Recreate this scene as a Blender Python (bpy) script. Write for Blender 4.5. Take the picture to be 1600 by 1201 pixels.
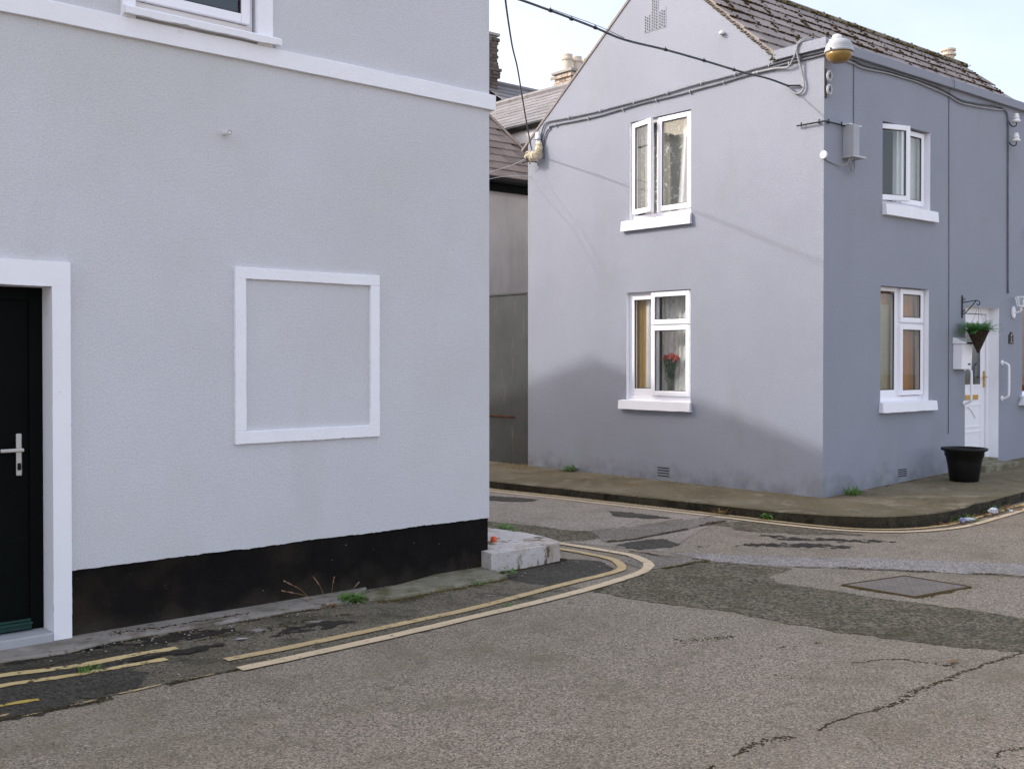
import bpy, bmesh, math, random
from mathutils import Vector, Matrix, noise
from mathutils.geometry import tessellate_polygon
R = math.radians
rnd = random.Random(7)
for o in list(bpy.data.objects):
    bpy.data.objects.remove(o)
scene = bpy.context.scene
COL = scene.collection

# ------------------------------------------------------------------ camera, sky, sun, exposure
cam = bpy.data.objects.new('camera', bpy.data.cameras.new('camera'))
COL.objects.link(cam)
cam.location = (0, 0, 1.65)
cam.rotation_euler = (R(90 - 0.7), 0, 0)
cam.data.sensor_width = 36
cam.data.lens = 38.925
cam.data.shift_y = -0.01085
cam.data.clip_end = 500
scene.camera = cam
SUN_AZ, SUN_EL = R(177.1), R(33.2)
world = bpy.data.worlds.new('World')
scene.world = world
world.use_nodes = True
wn, wl = world.node_tree.nodes, world.node_tree.links
wn.clear()
w_out = wn.new('ShaderNodeOutputWorld')
w_bg = wn.new('ShaderNodeBackground')
w_sky = wn.new('ShaderNodeTexSky')
w_sky.sky_type = 'NISHITA'
w_sky.sun_disc = False
w_sky.sun_elevation = SUN_EL
w_sky.sun_rotation = math.pi / 2 - SUN_AZ
w_sky.dust_density = 5.0
w_sky.air_density = 1.0
w_tc = wn.new('ShaderNodeTexCoord')
w_map = wn.new('ShaderNodeMapping')
w_map.inputs['Scale'].default_value = (1.0, 1.0, 1.9)
w_map.inputs['Location'].default_value = (0.35, 0.1, 0.25)
w_noise = wn.new('ShaderNodeTexNoise')
w_noise.inputs['Scale'].default_value = 1.7
w_noise.inputs['Detail'].default_value = 5.0
w_noise.inputs['Roughness'].default_value = 0.5
w_ramp = wn.new('ShaderNodeValToRGB')
w_ramp.color_ramp.elements[0].position = 0.33
w_ramp.color_ramp.elements[0].color = (0.34, 0.34, 0.34, 1)
w_ramp.color_ramp.elements[1].position = 0.62
w_ramp.color_ramp.elements[1].color = (0.92, 0.92, 0.92, 1)
w_mix = wn.new('ShaderNodeMixRGB')
w_add = wn.new('ShaderNodeMixRGB')          # thin cloud: an even veil that also scatters the sky's own glow
w_add.blend_type = 'ADD'
w_add.inputs['Fac'].default_value = 0.5
w_add.inputs['Color1'].default_value = (3.25, 3.2, 3.45, 1)
wl.new(w_sky.outputs['Color'], w_add.inputs['Color2'])
wl.new(w_add.outputs['Color'], w_mix.inputs['Color2'])
wl.new(w_tc.outputs['Generated'], w_map.inputs['Vector'])
wl.new(w_map.outputs['Vector'], w_noise.inputs['Vector'])
wl.new(w_noise.outputs['Fac'], w_ramp.inputs['Fac'])
wl.new(w_ramp.outputs['Color'], w_mix.inputs['Fac'])
wl.new(w_sky.outputs['Color'], w_mix.inputs['Color1'])
wl.new(w_mix.outputs['Color'], w_bg.inputs['Color'])
wl.new(w_bg.outputs['Background'], w_out.inputs['Surface'])
w_bg.inputs['Strength'].default_value = 0.13
sun = bpy.data.objects.new('sun', bpy.data.lights.new('sun', 'SUN'))
COL.objects.link(sun)
sun.data.energy = 1.05
sun.data.angle = R(1.3)
sun.data.color = (1.0, 0.985, 0.98)
sdir = Vector((math.cos(SUN_EL) * math.cos(SUN_AZ), math.cos(SUN_EL) * math.sin(SUN_AZ), math.sin(SUN_EL)))
sun.rotation_euler = sdir.to_track_quat('Z', 'Y').to_euler()
sun.location = (-20, 10, 20)
scene.view_settings.view_transform = 'Standard'
scene.view_settings.look = 'None'
scene.view_settings.gamma = 1.0
scene.view_settings.exposure = 1.27
scene.view_settings.use_curve_mapping = False
scene.render.engine = 'CYCLES'
scene.render.resolution_x, scene.render.resolution_y = 1024, 768

# ------------------------------------------------------------------ frames
A0 = Vector((-0.1665, 8.7105, 0.0)); RA = R(42.284)   # corner of the near house; x runs right along its front, y into it
B0 = Vector((3.4392, 12.2373, 0.0)); RB = R(40.623)   # corner of the far house; x runs along its street front, y along its gable
FR = {'W': (Vector((0, 0, 0)), 0.0), 'A': (A0, RA), 'B': (B0, RB)}
sB = Vector((math.cos(RB), math.sin(RB), 0)); gB = Vector((-math.sin(RB), math.cos(RB), 0))
def fw(fr, p):
    o, a = FR[fr]
    return o + Matrix.Rotation(a, 3, 'Z') @ Vector(p)
def to_b(p):
    d = Vector((p[0], p[1], 0)) - B0
    return d.dot(sB), d.dot(gB)
SLOPE = 0.036
def ramp(x, y):
    v = to_b((x, y))[0]
    return SLOPE * min(max(v, 0), 12)
FP = 0.12

# ------------------------------------------------------------------ materials
MATS = {}
def mat(name, c1, c2=None, scale=3.0, detail=6, rough=0.85, bump=0.0, bscale=80.0, bdist=0.003, layers=(), spec=0.3,
        metal=0.0, fine=0.0, fscale=200.0, stretch=None, rand=0.0, lowbump=0.0, lowscale=2.0, bvor=False, trans=0.0):
    """layers: (scale, lo, hi, colour, stretch or None) noise-masked colour coats"""
    m = bpy.data.materials.new(name)
    m.use_nodes = True
    n, l = m.node_tree.nodes, m.node_tree.links
    b = n['Principled BSDF']
    tc = n.new('ShaderNodeTexCoord')
    def vec(st):
        if not st:
            return tc.outputs['Object']
        mp = n.new('ShaderNodeMapping'); mp.inputs['Scale'].default_value = st
        l.new(tc.outputs['Object'], mp.inputs['Vector']); return mp.outputs['Vector']
    def nz(sc, det, st=None, ro=0.55):
        t = n.new('ShaderNodeTexNoise'); t.inputs['Scale'].default_value = sc
        t.inputs['Detail'].default_value = det; t.inputs['Roughness'].default_value = ro
        l.new(vec(st), t.inputs['Vector']); return t
    def mr(src, lo, hi, a=0.0, z=1.0):
        t = n.new('ShaderNodeMapRange'); t.inputs[1].default_value = lo; t.inputs[2].default_value = hi
        t.inputs[3].default_value = a; t.inputs[4].default_value = z; t.clamp = True
        l.new(src, t.inputs[0]); return t.outputs[0]
    def mix(fac, a, bb, mode='MIX'):
        t = n.new('ShaderNodeMixRGB'); t.blend_type = mode
        for s_, k in ((fac, 'Fac'), (a, 'Color1'), (bb, 'Color2')):
            if hasattr(s_, 'links'): l.new(s_, t.inputs[k])
            elif k == 'Fac': t.inputs[k].default_value = s_
            else: t.inputs[k].default_value = (*s_[:3], 1)
        return t.outputs['Color']
    c2 = c2 or c1
    col = mix(mr(nz(scale, detail, stretch).outputs['Fac'], 0.32, 0.68), c1, c2)
    for (sc, lo, hi, c, st) in layers:
        col = mix(mr(nz(sc, 6, st, 0.62).outputs['Fac'], lo, hi), col, c)
    if fine:
        f = mr(nz(fscale, 2).outputs['Fac'], 0.25, 0.75, 1 - fine, 1 + fine)
        g_ = n.new('ShaderNodeCombineXYZ')
        for k in range(3): l.new(f, g_.inputs[k])
        col = mix(1.0, col, g_.outputs[0], 'MULTIPLY')
    if rand:
        oi = n.new('ShaderNodeObjectInfo')
        f = mr(oi.outputs['Random'], 0, 1, 1 - rand, 1 + rand)
        g_ = n.new('ShaderNodeCombineXYZ')
        for k in range(3): l.new(f, g_.inputs[k])
        col = mix(1.0, col, g_.outputs[0], 'MULTIPLY')
    l.new(col, b.inputs['Base Color'])
    b.inputs['Roughness'].default_value = rough
    b.inputs['Specular IOR Level'].default_value = spec
    b.inputs['Metallic'].default_value = metal
    nrm = None
    if bump:
        bp = n.new('ShaderNodeBump'); bp.inputs['Strength'].default_value = bump; bp.inputs['Distance'].default_value = bdist
        if bvor:
            t = n.new('ShaderNodeTexVoronoi'); t.inputs['Scale'].default_value = bscale
            l.new(tc.outputs['Object'], t.inputs['Vector']); l.new(t.outputs['Distance'], bp.inputs['Height'])
        else:
            l.new(nz(bscale, 4, None, 0.6).outputs['Fac'], bp.inputs['Height'])
        nrm = bp.outputs['Normal']
    if lowbump:
        bp = n.new('ShaderNodeBump'); bp.inputs['Strength'].default_value = lowbump; bp.inputs['Distance'].default_value = 0.02
        l.new(nz(lowscale, 3).outputs['Fac'], bp.inputs['Height'])
        if nrm: l.new(nrm, bp.inputs['Normal'])
        nrm = bp.outputs['Normal']
    if nrm: l.new(nrm, b.inputs['Normal'])
    if trans:
        out = n['Material Output']
        tr = n.new('ShaderNodeBsdfTranslucent'); l.new(col, tr.inputs['Color'])
        mx = n.new('ShaderNodeMixShader'); mx.inputs[0].default_value = trans
        l.new(b.outputs[0], mx.inputs[1]); l.new(tr.outputs[0], mx.inputs[2]); l.new(mx.outputs[0], out.inputs['Surface'])
    MATS[name] = m
    return m

def asphalt(name, dark, light, stone=170.0, contrast=0.5, tint=(0.5, 0.5, 0.5), blotch=None, moss=None):
    m = bpy.data.materials.new(name); m.use_nodes = True
    n, l = m.node_tree.nodes, m.node_tree.links
    b = n['Principled BSDF']; tc = n.new('ShaderNodeTexCoord'); ob = tc.outputs['Object']
    v = n.new('ShaderNodeTexVoronoi'); v.inputs['Scale'].default_value = stone; l.new(ob, v.inputs['Vector'])
    hs = n.new('ShaderNodeSeparateColor'); l.new(v.outputs['Color'], hs.inputs[0])
    r1 = n.new('ShaderNodeValToRGB'); e = r1.color_ramp.elements
    e[0].position = 0.0; e[0].color = (*[x * .55 for x in dark], 1); e[1].position = 1.0; e[1].color = (*[min(1, x * 1.9) for x in light], 1)
    k = e.new(0.5); k.color = (*light, 1)
    k = e.new(0.9); k.color = (*[x * (1 + contrast * .5) for x in light], 1)
    l.new(hs.outputs[0], r1.inputs['Fac'])
    cur = r1.outputs['Color']
    def coat(scale, lo, hi, c, det=6, amount=1.0):
        nonlocal cur
        t = n.new('ShaderNodeTexNoise'); t.inputs['Scale'].default_value = scale; t.inputs['Detail'].default_value = det
        t.inputs['Roughness'].default_value = 0.65; l.new(ob, t.inputs['Vector'])
        mr = n.new('ShaderNodeMapRange'); mr.inputs[1].default_value = lo; mr.inputs[2].default_value = hi; mr.inputs[4].default_value = amount
        l.new(t.outputs['Fac'], mr.inputs[0])
        x = n.new('ShaderNodeMixRGB'); l.new(mr.outputs[0], x.inputs['Fac']); l.new(cur, x.inputs['Color1'])
        x.inputs['Color2'].default_value = (*c, 1); cur = x.outputs['Color']
    mean = [0.5 * (a + c) for a, c in zip(dark, light)]
    coat(130.0, 0.52, 0.70, [x * 0.5 for x in dark], 4, 0.6)
    coat(110.0, 0.62, 0.76, [light[0] * 1.5, light[1] * 1.42, light[2] * 1.3], 4, 0.7)
    coat(0.55, 0.45, 0.72, [mean[0] * 0.80, mean[1] * 0.80, mean[2] * 0.72], 7, 0.5)
    coat(2.2, 0.50, 0.76, [mean[0] * 0.62, mean[1] * 0.60, mean[2] * 0.50], 9, 0.6)
    coat(1.3, 0.55, 0.8, [x * 1.3 for x in light], 8, 0.35)
    coat(6.0, 0.60, 0.70, [dark[0] * 0.55, dark[1] * 0.52, dark[2] * 0.40], 10, 0.6)
    if moss: coat(3.2, 0.52, 0.66, moss, 9, 0.75)
    if blotch: coat(1.7, 0.5, 0.62, blotch, 8, 0.7)
    l.new(cur, b.inputs['Base Color'])
    b.inputs['Roughness'].default_value = 0.88; b.inputs['Specular IOR Level'].default_value = 0.25
    bp = n.new('ShaderNodeBump'); bp.inputs['Strength'].default_value = 0.55; bp.inputs['Distance'].default_value = 0.004
    inv = n.new('ShaderNodeMath'); inv.operation = 'MULTIPLY_ADD'; inv.inputs[1].default_value = -60.0 * stone / 170; inv.inputs[2].default_value = 0.5
    l.new(v.outputs['Distance'], inv.inputs[0])
    t = n.new('ShaderNodeTexNoise'); t.inputs['Scale'].default_value = 110; t.inputs['Detail'].default_value = 3; l.new(ob, t.inputs['Vector'])
    l.new(t.outputs['Fac'], bp.inputs['Height'])
    bp2 = n.new('ShaderNodeBump'); bp2.inputs['Strength'].default_value = 0.5; bp2.inputs['Distance'].default_value = 0.03
    t2 = n.new('ShaderNodeTexNoise'); t2.inputs['Scale'].default_value = 3.0; t2.inputs['Detail'].default_value = 3; l.new(ob, t2.inputs['Vector'])
    l.new(t2.outputs['Fac'], bp2.inputs['Height']); l.new(bp.outputs['Normal'], bp2.inputs['Normal'])
    l.new(bp2.outputs['Normal'], b.inputs['Normal'])
    MATS[name] = m
    return m

def worn_paint(name, c1, c2, lo, hi, scale=9.0):
    m = mat(name, c1, c2, 5.0, rough=0.8, fine=0.12, fscale=160, bump=0.3, bscale=120)
    n, l = m.node_tree.nodes, m.node_tree.links
    b = n['Principled BSDF']; out = n['Material Output']; tc = n.new('ShaderNodeTexCoord')
    t = n.new('ShaderNodeTexNoise'); t.inputs['Scale'].default_value = scale; t.inputs['Detail'].default_value = 10; t.inputs['Roughness'].default_value = 0.75
    l.new(tc.outputs['Object'], t.inputs['Vector'])
    mr = n.new('ShaderNodeMapRange'); mr.inputs[1].default_value = lo; mr.inputs[2].default_value = hi; l.new(t.outputs['Fac'], mr.inputs[0])
    tr = n.new('ShaderNodeBsdfTransparent'); mx = n.new('ShaderNodeMixShader')
    l.new(mr.outputs[0], mx.inputs[0]); l.new(b.outputs[0], mx.inputs[1]); l.new(tr.outputs[0], mx.inputs[2]); l.new(mx.outputs[0], out.inputs['Surface'])
    return m

def glass(name, tint=(0.97, 0.98, 0.975), refl=1.0):
    m = bpy.data.materials.new(name); m.use_nodes = True
    n, l = m.node_tree.nodes, m.node_tree.links
    out = n['Material Output']; n.remove(n['Principled BSDF'])
    tr = n.new('ShaderNodeBsdfTransparent'); tr.inputs['Color'].default_value = (*tint, 1)
    gl = n.new('ShaderNodeBsdfGlossy'); gl.inputs['Roughness'].default_value = 0.02
    lw = n.new('ShaderNodeLayerWeight'); lw.inputs['Blend'].default_value = 0.5
    fr = n.new('ShaderNodeMath'); fr.operation = 'POWER'; fr.inputs[1].default_value = 4.0; l.new(lw.outputs['Facing'], fr.inputs[0])
    mu = n.new('ShaderNodeMath'); mu.operation = 'MULTIPLY_ADD'; mu.inputs[1].default_value = 0.8 * refl; mu.inputs[2].default_value = 0.05 * refl; mu.use_clamp = True
    mx = n.new('ShaderNodeMixShader')
    tc = n.new('ShaderNodeTexCoord'); t = n.new('ShaderNodeTexNoise'); t.inputs['Scale'].default_value = 2.5
    bp = n.new('ShaderNodeBump'); bp.inputs['Strength'].default_value = 0.05; bp.inputs['Distance'].default_value = 0.02
    l.new(tc.outputs['Object'], t.inputs['Vector']); l.new(t.outputs['Fac'], bp.inputs['Height']); l.new(bp.outputs['Normal'], gl.inputs['Normal'])
    l.new(fr.outputs[0], mu.inputs[0]); l.new(mu.outputs[0], mx.inputs[0]); l.new(tr.outputs[0], mx.inputs[1]); l.new(gl.outputs[0], mx.inputs[2])
    l.new(mx.outputs[0], out.inputs['Surface'])
    MATS[name] = m
    return m

mat('render_pale', (0.592, 0.592, 0.620), (0.632, 0.632, 0.664), 0.9, rough=0.92, bump=0.6, bscale=75, bdist=0.007, fine=0.09, fscale=95, spec=0.15,
    lowbump=0.10, lowscale=2.2, layers=((1.6, 0.56, 0.8, (0.555, 0.558, 0.555), (1, 1, 0.5)), (0.35, 0.42, 0.68, (0.56, 0.565, 0.555), None), (13.0, 0.7, 0.78, (0.54, 0.54, 0.54), None)))
mat('render_lilac', (0.285, 0.300, 0.350), (0.308, 0.324, 0.379), 0.8, rough=0.92, bump=0.5, bscale=70, bdist=0.008, fine=0.15, fscale=85, spec=0.15,
    lowbump=0.25, lowscale=1.7, layers=((1.3, 0.55, 0.8, (0.272, 0.287, 0.308), (1, 1, 0.6)), (6.0, 0.66, 0.8, (0.325, 0.343, 0.382), None)))
mat('render_beige', (0.50, 0.465, 0.43), (0.60, 0.56, 0.52), 1.5, rough=0.93, bump=0.5, bscale=60, bdist=0.006, layers=((2.5, 0.5, 0.75, (0.42, 0.39, 0.36), (1, 1, 0.3)),))
mat('paint_white', (0.89, 0.89, 0.93), (0.86, 0.86, 0.90), 4.0, rough=0.75, bump=0.35, bscale=60, bdist=0.004, fine=0.03,
    layers=((9.0, 0.68, 0.8, (0.58, 0.56, 0.56), None),))
mat('paint_white_old', (0.89, 0.89, 0.93), (0.85, 0.85, 0.89), 5.0, rough=0.8, bump=0.5, bscale=45, bdist=0.005,
    layers=((6.0, 0.66, 0.8, (0.62, 0.59, 0.54), None), (22.0, 0.72, 0.77, (0.3, 0.29, 0.27), None)))
mat('upvc', (0.89, 0.885, 0.93), (0.86, 0.855, 0.90), 3.0, rough=0.35, spec=0.5)
mat('upvc_aged', (0.74, 0.70, 0.68), (0.68, 0.62, 0.58), 4.0, rough=0.5)
mat('plinth_black', (0.005, 0.0042, 0.004), (0.010, 0.0085, 0.008), 4.0, rough=0.85, bump=0.7, bscale=55, bdist=0.006, spec=0.12, fine=0.25, fscale=90,
    layers=((1.5, 0.55, 0.8, (0.022, 0.018, 0.014), None), (34.0, 0.70, 0.73, (0.22, 0.21, 0.20), None), (0.7, 0.50, 0.72, (0.042, 0.031, 0.021), None)))
mat('door_black', (0.002, 0.003, 0.0028), (0.003, 0.0045, 0.004), 3.0, rough=0.7, spec=0.08, layers=((40.0, 0.76, 0.79, (0.09, 0.09, 0.09), None),))
mat('bar_green', (0.012, 0.045, 0.038), (0.02, 0.06, 0.05), 8.0, rough=0.45)
mat('steel', (0.55, 0.54, 0.52), (0.48, 0.47, 0.46), 6.0, rough=0.35, metal=0.8)
mat('galvanised', (0.40, 0.41, 0.43), (0.47, 0.48, 0.51), 9.0, rough=0.5, metal=0.25, layers=((20.0, 0.6, 0.8, (0.3, 0.3, 0.3), None),))
mat('box_grey', (0.36, 0.37, 0.39), (0.42, 0.43, 0.46), 5.0, rough=0.5)
mat('cable', (0.055, 0.06, 0.062), (0.11, 0.115, 0.12), 14.0, rough=0.6)
mat('cable_wall', (0.10, 0.105, 0.115), (0.17, 0.175, 0.19), 9.0, rough=0.7)
mat('cable_pale', (0.36, 0.36, 0.38), (0.28, 0.28, 0.29), 9.0, rough=0.7)
mat('wire_white', (0.6, 0.6, 0.6), (0.5, 0.5, 0.5), 9.0, rough=0.6)
mat('clip', (0.4, 0.4, 0.43), rough=0.6)
mat('wrap_cream', (0.62, 0.52, 0.36), (0.72, 0.64, 0.48), 18.0, rough=0.6, bump=0.6, bscale=30, bdist=0.01)
mat('pipe_white', (0.74, 0.73, 0.74), (0.68, 0.67, 0.66), 9.0, rough=0.5)
mat('iron_black', (0.012, 0.012, 0.013), (0.02, 0.02, 0.02), 9.0, rough=0.55)
mat('porcelain', (0.82, 0.80, 0.80), rough=0.2, spec=0.6)
mat('amber', (0.30, 0.18, 0.04), (0.22, 0.14, 0.045), 14.0, rough=0.25, spec=0.5, layers=((22.0, 0.55, 0.7, (0.38, 0.21, 0.09), None),))
mat('brass', (0.62, 0.38, 0.08), (0.5, 0.3, 0.06), 12.0, rough=0.3, metal=0.6)
mat('wicker', (0.022, 0.015, 0.011), (0.06, 0.036, 0.022), 30.0, rough=0.8, bump=1.0, bscale=60, bdist=0.01)
mat('plastic_black', (0.006, 0.006, 0.006), (0.011, 0.011, 0.010), 5.0, rough=0.5, spec=0.2, bump=0.15, bscale=14, bdist=0.01, layers=((7.0, 0.6, 0.8, (0.022, 0.02, 0.017), None),))
mat('slate', (0.225, 0.192, 0.178), (0.295, 0.255, 0.238), 4.0, rough=0.8, bump=0.4, bscale=40, bdist=0.006, rand=0.16, fine=0.12, fscale=50,
    layers=((5.0, 0.56, 0.75, (0.16, 0.135, 0.115), None), (14.0, 0.64, 0.74, (0.33, 0.30, 0.28), None)))
mat('slate_brown', (0.16, 0.13, 0.115), (0.21, 0.17, 0.15), 4.0, rough=0.85, bump=0.4, bscale=40, bdist=0.006, rand=0.2,
    layers=((5.0, 0.54, 0.72, (0.20, 0.13, 0.09), None), (13.0, 0.62, 0.72, (0.23, 0.22, 0.2), None)))
mat('slate_far', (0.19, 0.18, 0.185), (0.27, 0.26, 0.265), 3.0, rough=0.85, bump=0.4, bscale=20, bdist=0.01, rand=0.15,
    layers=((4.0, 0.54, 0.72, (0.13, 0.12, 0.115), None),))
mat('ridge', (0.17, 0.145, 0.10), (0.25, 0.215, 0.16), 7.0, rough=0.9, bump=0.7, bscale=30, bdist=0.012, rand=0.1,
    layers=((9.0, 0.5, 0.62, (0.09, 0.075, 0.035), None), (16.0, 0.58, 0.7, (0.24, 0.16, 0.08), None)))
mat('moss', (0.060, 0.035, 0.014), (0.085, 0.05, 0.02), 14.0, rough=1.0, bump=1.0, bscale=120, bdist=0.01, spec=0.05, layers=((20.0, 0.55, 0.7, (0.035, 0.025, 0.012), None),))
mat('moss_green', (0.085, 0.068, 0.018), (0.14, 0.105, 0.03), 14.0, rough=1.0, bump=1.0, bscale=120, bdist=0.01, spec=0.05, layers=((20.0, 0.5, 0.65, (0.04, 0.032, 0.016), None),))
mat('moss_dark', (0.035, 0.031, 0.016), (0.075, 0.060, 0.030), 14.0, rough=1.0, bump=1.0, bscale=120, bdist=0.01, spec=0.05)
mat('footpath', (0.112, 0.092, 0.050), (0.175, 0.146, 0.090), 1.4, detail=9, rough=0.92, bump=0.6, bscale=90, bdist=0.006, fine=0.25, fscale=130,
    layers=((2.3, 0.50, 0.70, (0.10, 0.083, 0.044), None), (4.0, 0.55, 0.75, (0.26, 0.222, 0.165), None), (18.0, 0.58, 0.70, (0.05, 0.041, 0.02), None), (1.1, 0.55, 0.8, (0.24, 0.205, 0.15), None)))
mat('kerb_dark', (0.028, 0.024, 0.015), (0.055, 0.047, 0.03), 5.0, detail=9, rough=0.95, bump=1.0, bscale=45, bdist=0.012, fine=0.4, fscale=70,
    layers=((7.0, 0.50, 0.64, (0.014, 0.012, 0.007), None), (11.0, 0.64, 0.76, (0.12, 0.105, 0.08), None)))
mat('concrete', (0.21, 0.19, 0.165), (0.29, 0.265, 0.235), 3.0, detail=9, rough=0.92, bump=0.7, bscale=70, bdist=0.006, fine=0.15, fscale=120,
    layers=((4.0, 0.50, 0.68, (0.13, 0.115, 0.085), None), (15.0, 0.58, 0.68, (0.08, 0.07, 0.045), None), (7.0, 0.6, 0.75, (0.36, 0.335, 0.31), None)))
mat('concrete_white', (0.46, 0.43, 0.41), (0.56, 0.53, 0.52), 5.0, detail=9, rough=0.9, bump=0.7, bscale=60, bdist=0.006, fine=0.1, fscale=120,
    layers=((5.0, 0.50, 0.66, (0.34, 0.28, 0.21), (1, 1, 0.6)), (7.0, 0.56, 0.64, (0.11, 0.08, 0.04), (1, 1, .45)), (40.0, 0.60, 0.68, (0.14, 0.11, 0.075), None)))
mat('concrete_mossy', (0.16, 0.15, 0.10), (0.25, 0.235, 0.18), 4.0, detail=9, rough=0.95, bump=0.7, bscale=70, bdist=0.007, fine=0.2, fscale=120,
    layers=((6.0, 0.5, 0.66, (0.10, 0.095, 0.045), None), (13.0, 0.62, 0.72, (0.34, 0.31, 0.27), None)))
mat('step_grey', (0.33, 0.34, 0.36), (0.42, 0.43, 0.45), 4.0, rough=0.8, bump=0.3, bscale=60, layers=((7.0, 0.6, 0.75, (0.2, 0.2, 0.19), None),))
mat('steel_door', (0.034, 0.040, 0.043), (0.052, 0.058, 0.060), 2.0, rough=0.6, bump=0.2, bscale=30,
    layers=((7.0, 0.58, 0.74, (0.13, 0.105, 0.078), (1.2, 1.2, 0.22)), (9.0, 0.56, 0.7, (0.03, 0.032, 0.03), (1, 1, 0.3)), (1.2, 0.46, 0.62, (0.035, 0.037, 0.034), None)))
mat('rust', (0.14, 0.055, 0.025), (0.08, 0.035, 0.02), 14.0, rough=0.95, bump=0.8, bscale=50)
mat('manhole_plate', (0.16, 0.138, 0.115), (0.21, 0.182, 0.152), 6.0, rough=0.7, bump=0.6, bscale=40, bdist=0.006, fine=0.15, fscale=80, spec=0.4,
    layers=((5.0, 0.6, 0.72, (0.19, 0.14, 0.10), None), (4.0, 0.66, 0.72, (0.30, 0.33, 0.38), (1, 2.5, 1))))
mat('manhole_frame', (0.13, 0.085, 0.04), (0.09, 0.062, 0.035), 10.0, rough=0.85, bump=0.6, bscale=60)
mat('curtain_net', (0.95, 0.93, 0.89), (0.90, 0.87, 0.81), 9.0, rough=0.9, trans=0.12, layers=((16.0, 0.56, 0.64, (0.66, 0.61, 0.52), (1, 1, 0.35)),))
mat('curtain_white', (0.90, 0.88, 0.88), (0.84, 0.82, 0.80), 6.0, rough=0.9, trans=0.12)
mat('curtain_lace', (0.46, 0.45, 0.40), (0.36, 0.35, 0.30), 12.0, rough=0.95, trans=0.3, layers=((16.0, 0.56, 0.60, (0.85, 0.85, 0.82), None),))
mat('curtain_yellow', (0.80, 0.52, 0.18), (0.72, 0.46, 0.15), 6.0, rough=0.9, trans=0.12)
mat('curtain_orange', (0.66, 0.22, 0.04), (0.50, 0.20, 0.04), 5.0, rough=0.9, trans=0.12, layers=((7.0, 0.55, 0.7, (0.42, 0.25, 0.08), (1, 1, 0.5)),))
mat('curtain_olive', (0.40, 0.37, 0.26), (0.48, 0.45, 0.33), 3.0, rough=0.9, trans=0.12)
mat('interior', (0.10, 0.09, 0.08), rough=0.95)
mat('leaf_green', (0.085, 0.20, 0.035), (0.16, 0.30, 0.06), 30.0, rough=0.6, trans=0.3)
mat('leaf_fern', (0.09, 0.32, 0.08), (0.20, 0.46, 0.13), 30.0, rough=0.5, trans=0.25)
mat('leaf_dark', (0.045, 0.12, 0.045), (0.07, 0.17, 0.065), 30.0, rough=0.5, trans=0.2)
mat('petal_red', (0.72, 0.15, 0.11), (0.86, 0.34, 0.25), 30.0, rough=0.6, trans=0.3)
mat('straw', (0.40, 0.26, 0.10), (0.30, 0.17, 0.06), 30.0, rough=0.9, trans=0.3)
mat('seed_brown', (0.24, 0.14, 0.085), (0.32, 0.21, 0.14), 30.0, rough=0.9)
mat('dead_leaf', (0.32, 0.17, 0.06), (0.20, 0.10, 0.035), 30.0, rough=0.85, rand=0.3)
mat('litter_film', (0.58, 0.60, 0.68), (0.45, 0.47, 0.56), 9.0, rough=0.25, spec=0.6)
mat('litter_blue', (0.05, 0.05, 0.22), (0.4, 0.4, 0.55), 12.0, rough=0.35)
mat('orange_plastic', (0.75, 0.13, 0.04), rough=0.5)
mat('brick_old', (0.10, 0.082, 0.066), (0.16, 0.13, 0.105), 4.0, rough=0.95, bump=0.6, bscale=40, rand=0.3)
mat('brick_pale', (0.42, 0.33, 0.26), (0.55, 0.46, 0.38), 4.0, rough=0.95, bump=0.6, bscale=40, rand=0.35)
mat('brick_orange', (0.34, 0.17, 0.11), (0.42, 0.24, 0.17), 9.0, rough=0.95, bump=0.5, bscale=40)
mat('mortar', (0.36, 0.34, 0.31), rough=0.95)
mat('pot_cream', (0.66, 0.59, 0.50), (0.55, 0.47, 0.38), 6.0, rough=0.9)
mat('white_far', (0.74, 0.72, 0.72), (0.66, 0.64, 0.63), 2.0, rough=0.9)
mat('grit', (0.42, 0.39, 0.36), (0.25, 0.22, 0.2), 30.0, rough=0.9)
mat('plaque', (0.012, 0.011, 0.012), (0.02, 0.017, 0.016), 9.0, rough=0.5)
mat('plaque_mark', (0.45, 0.40, 0.38), rough=0.6)
asphalt('asphalt_road', (0.142, 0.118, 0.088), (0.264, 0.222, 0.170), 130, 0.7)
asphalt('asphalt_dark', (0.040, 0.034, 0.020), (0.122, 0.103, 0.070), 62, 1.7, moss=(0.055, 0.050, 0.022))
asphalt('asphalt_strip', (0.058, 0.050, 0.032), (0.150, 0.130, 0.094), 110, 0.9, moss=(0.022, 0.021, 0.009))
asphalt('asphalt_mid', (0.10, 0.085, 0.07), (0.21, 0.182, 0.152), 95, 0.8)
asphalt('asphalt_lane', (0.180, 0.154, 0.124), (0.310, 0.270, 0.225), 120, 0.5)
asphalt('asphalt_light', (0.175, 0.158, 0.142), (0.295, 0.270, 0.250), 90, 0.5)
asphalt('asphalt_black', (0.022, 0.020, 0.015), (0.062, 0.056, 0.044), 90, 1.2)
worn_paint('line_cream', (0.56, 0.44, 0.28), (0.64, 0.51, 0.34), 0.56, 0.70, 16.0)
worn_paint('line_yellow', (0.46, 0.34, 0.17), (0.53, 0.40, 0.21), 0.55, 0.68, 16.0)
worn_paint('line_old', (0.54, 0.41, 0.18), (0.62, 0.48, 0.24), 0.54, 0.60, 14.0)
worn_paint('line_bright', (0.46, 0.33, 0.07), (0.48, 0.36, 0.10), 0.55, 0.62, 14.0)
worn_paint('stain_black', (0.018, 0.015, 0.012), (0.03, 0.026, 0.018), 0.50, 0.56, 6.0)
worn_paint('chalk', (0.26, 0.24, 0.22), (0.22, 0.20, 0.18), 0.46, 0.56, 12.0)
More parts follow.
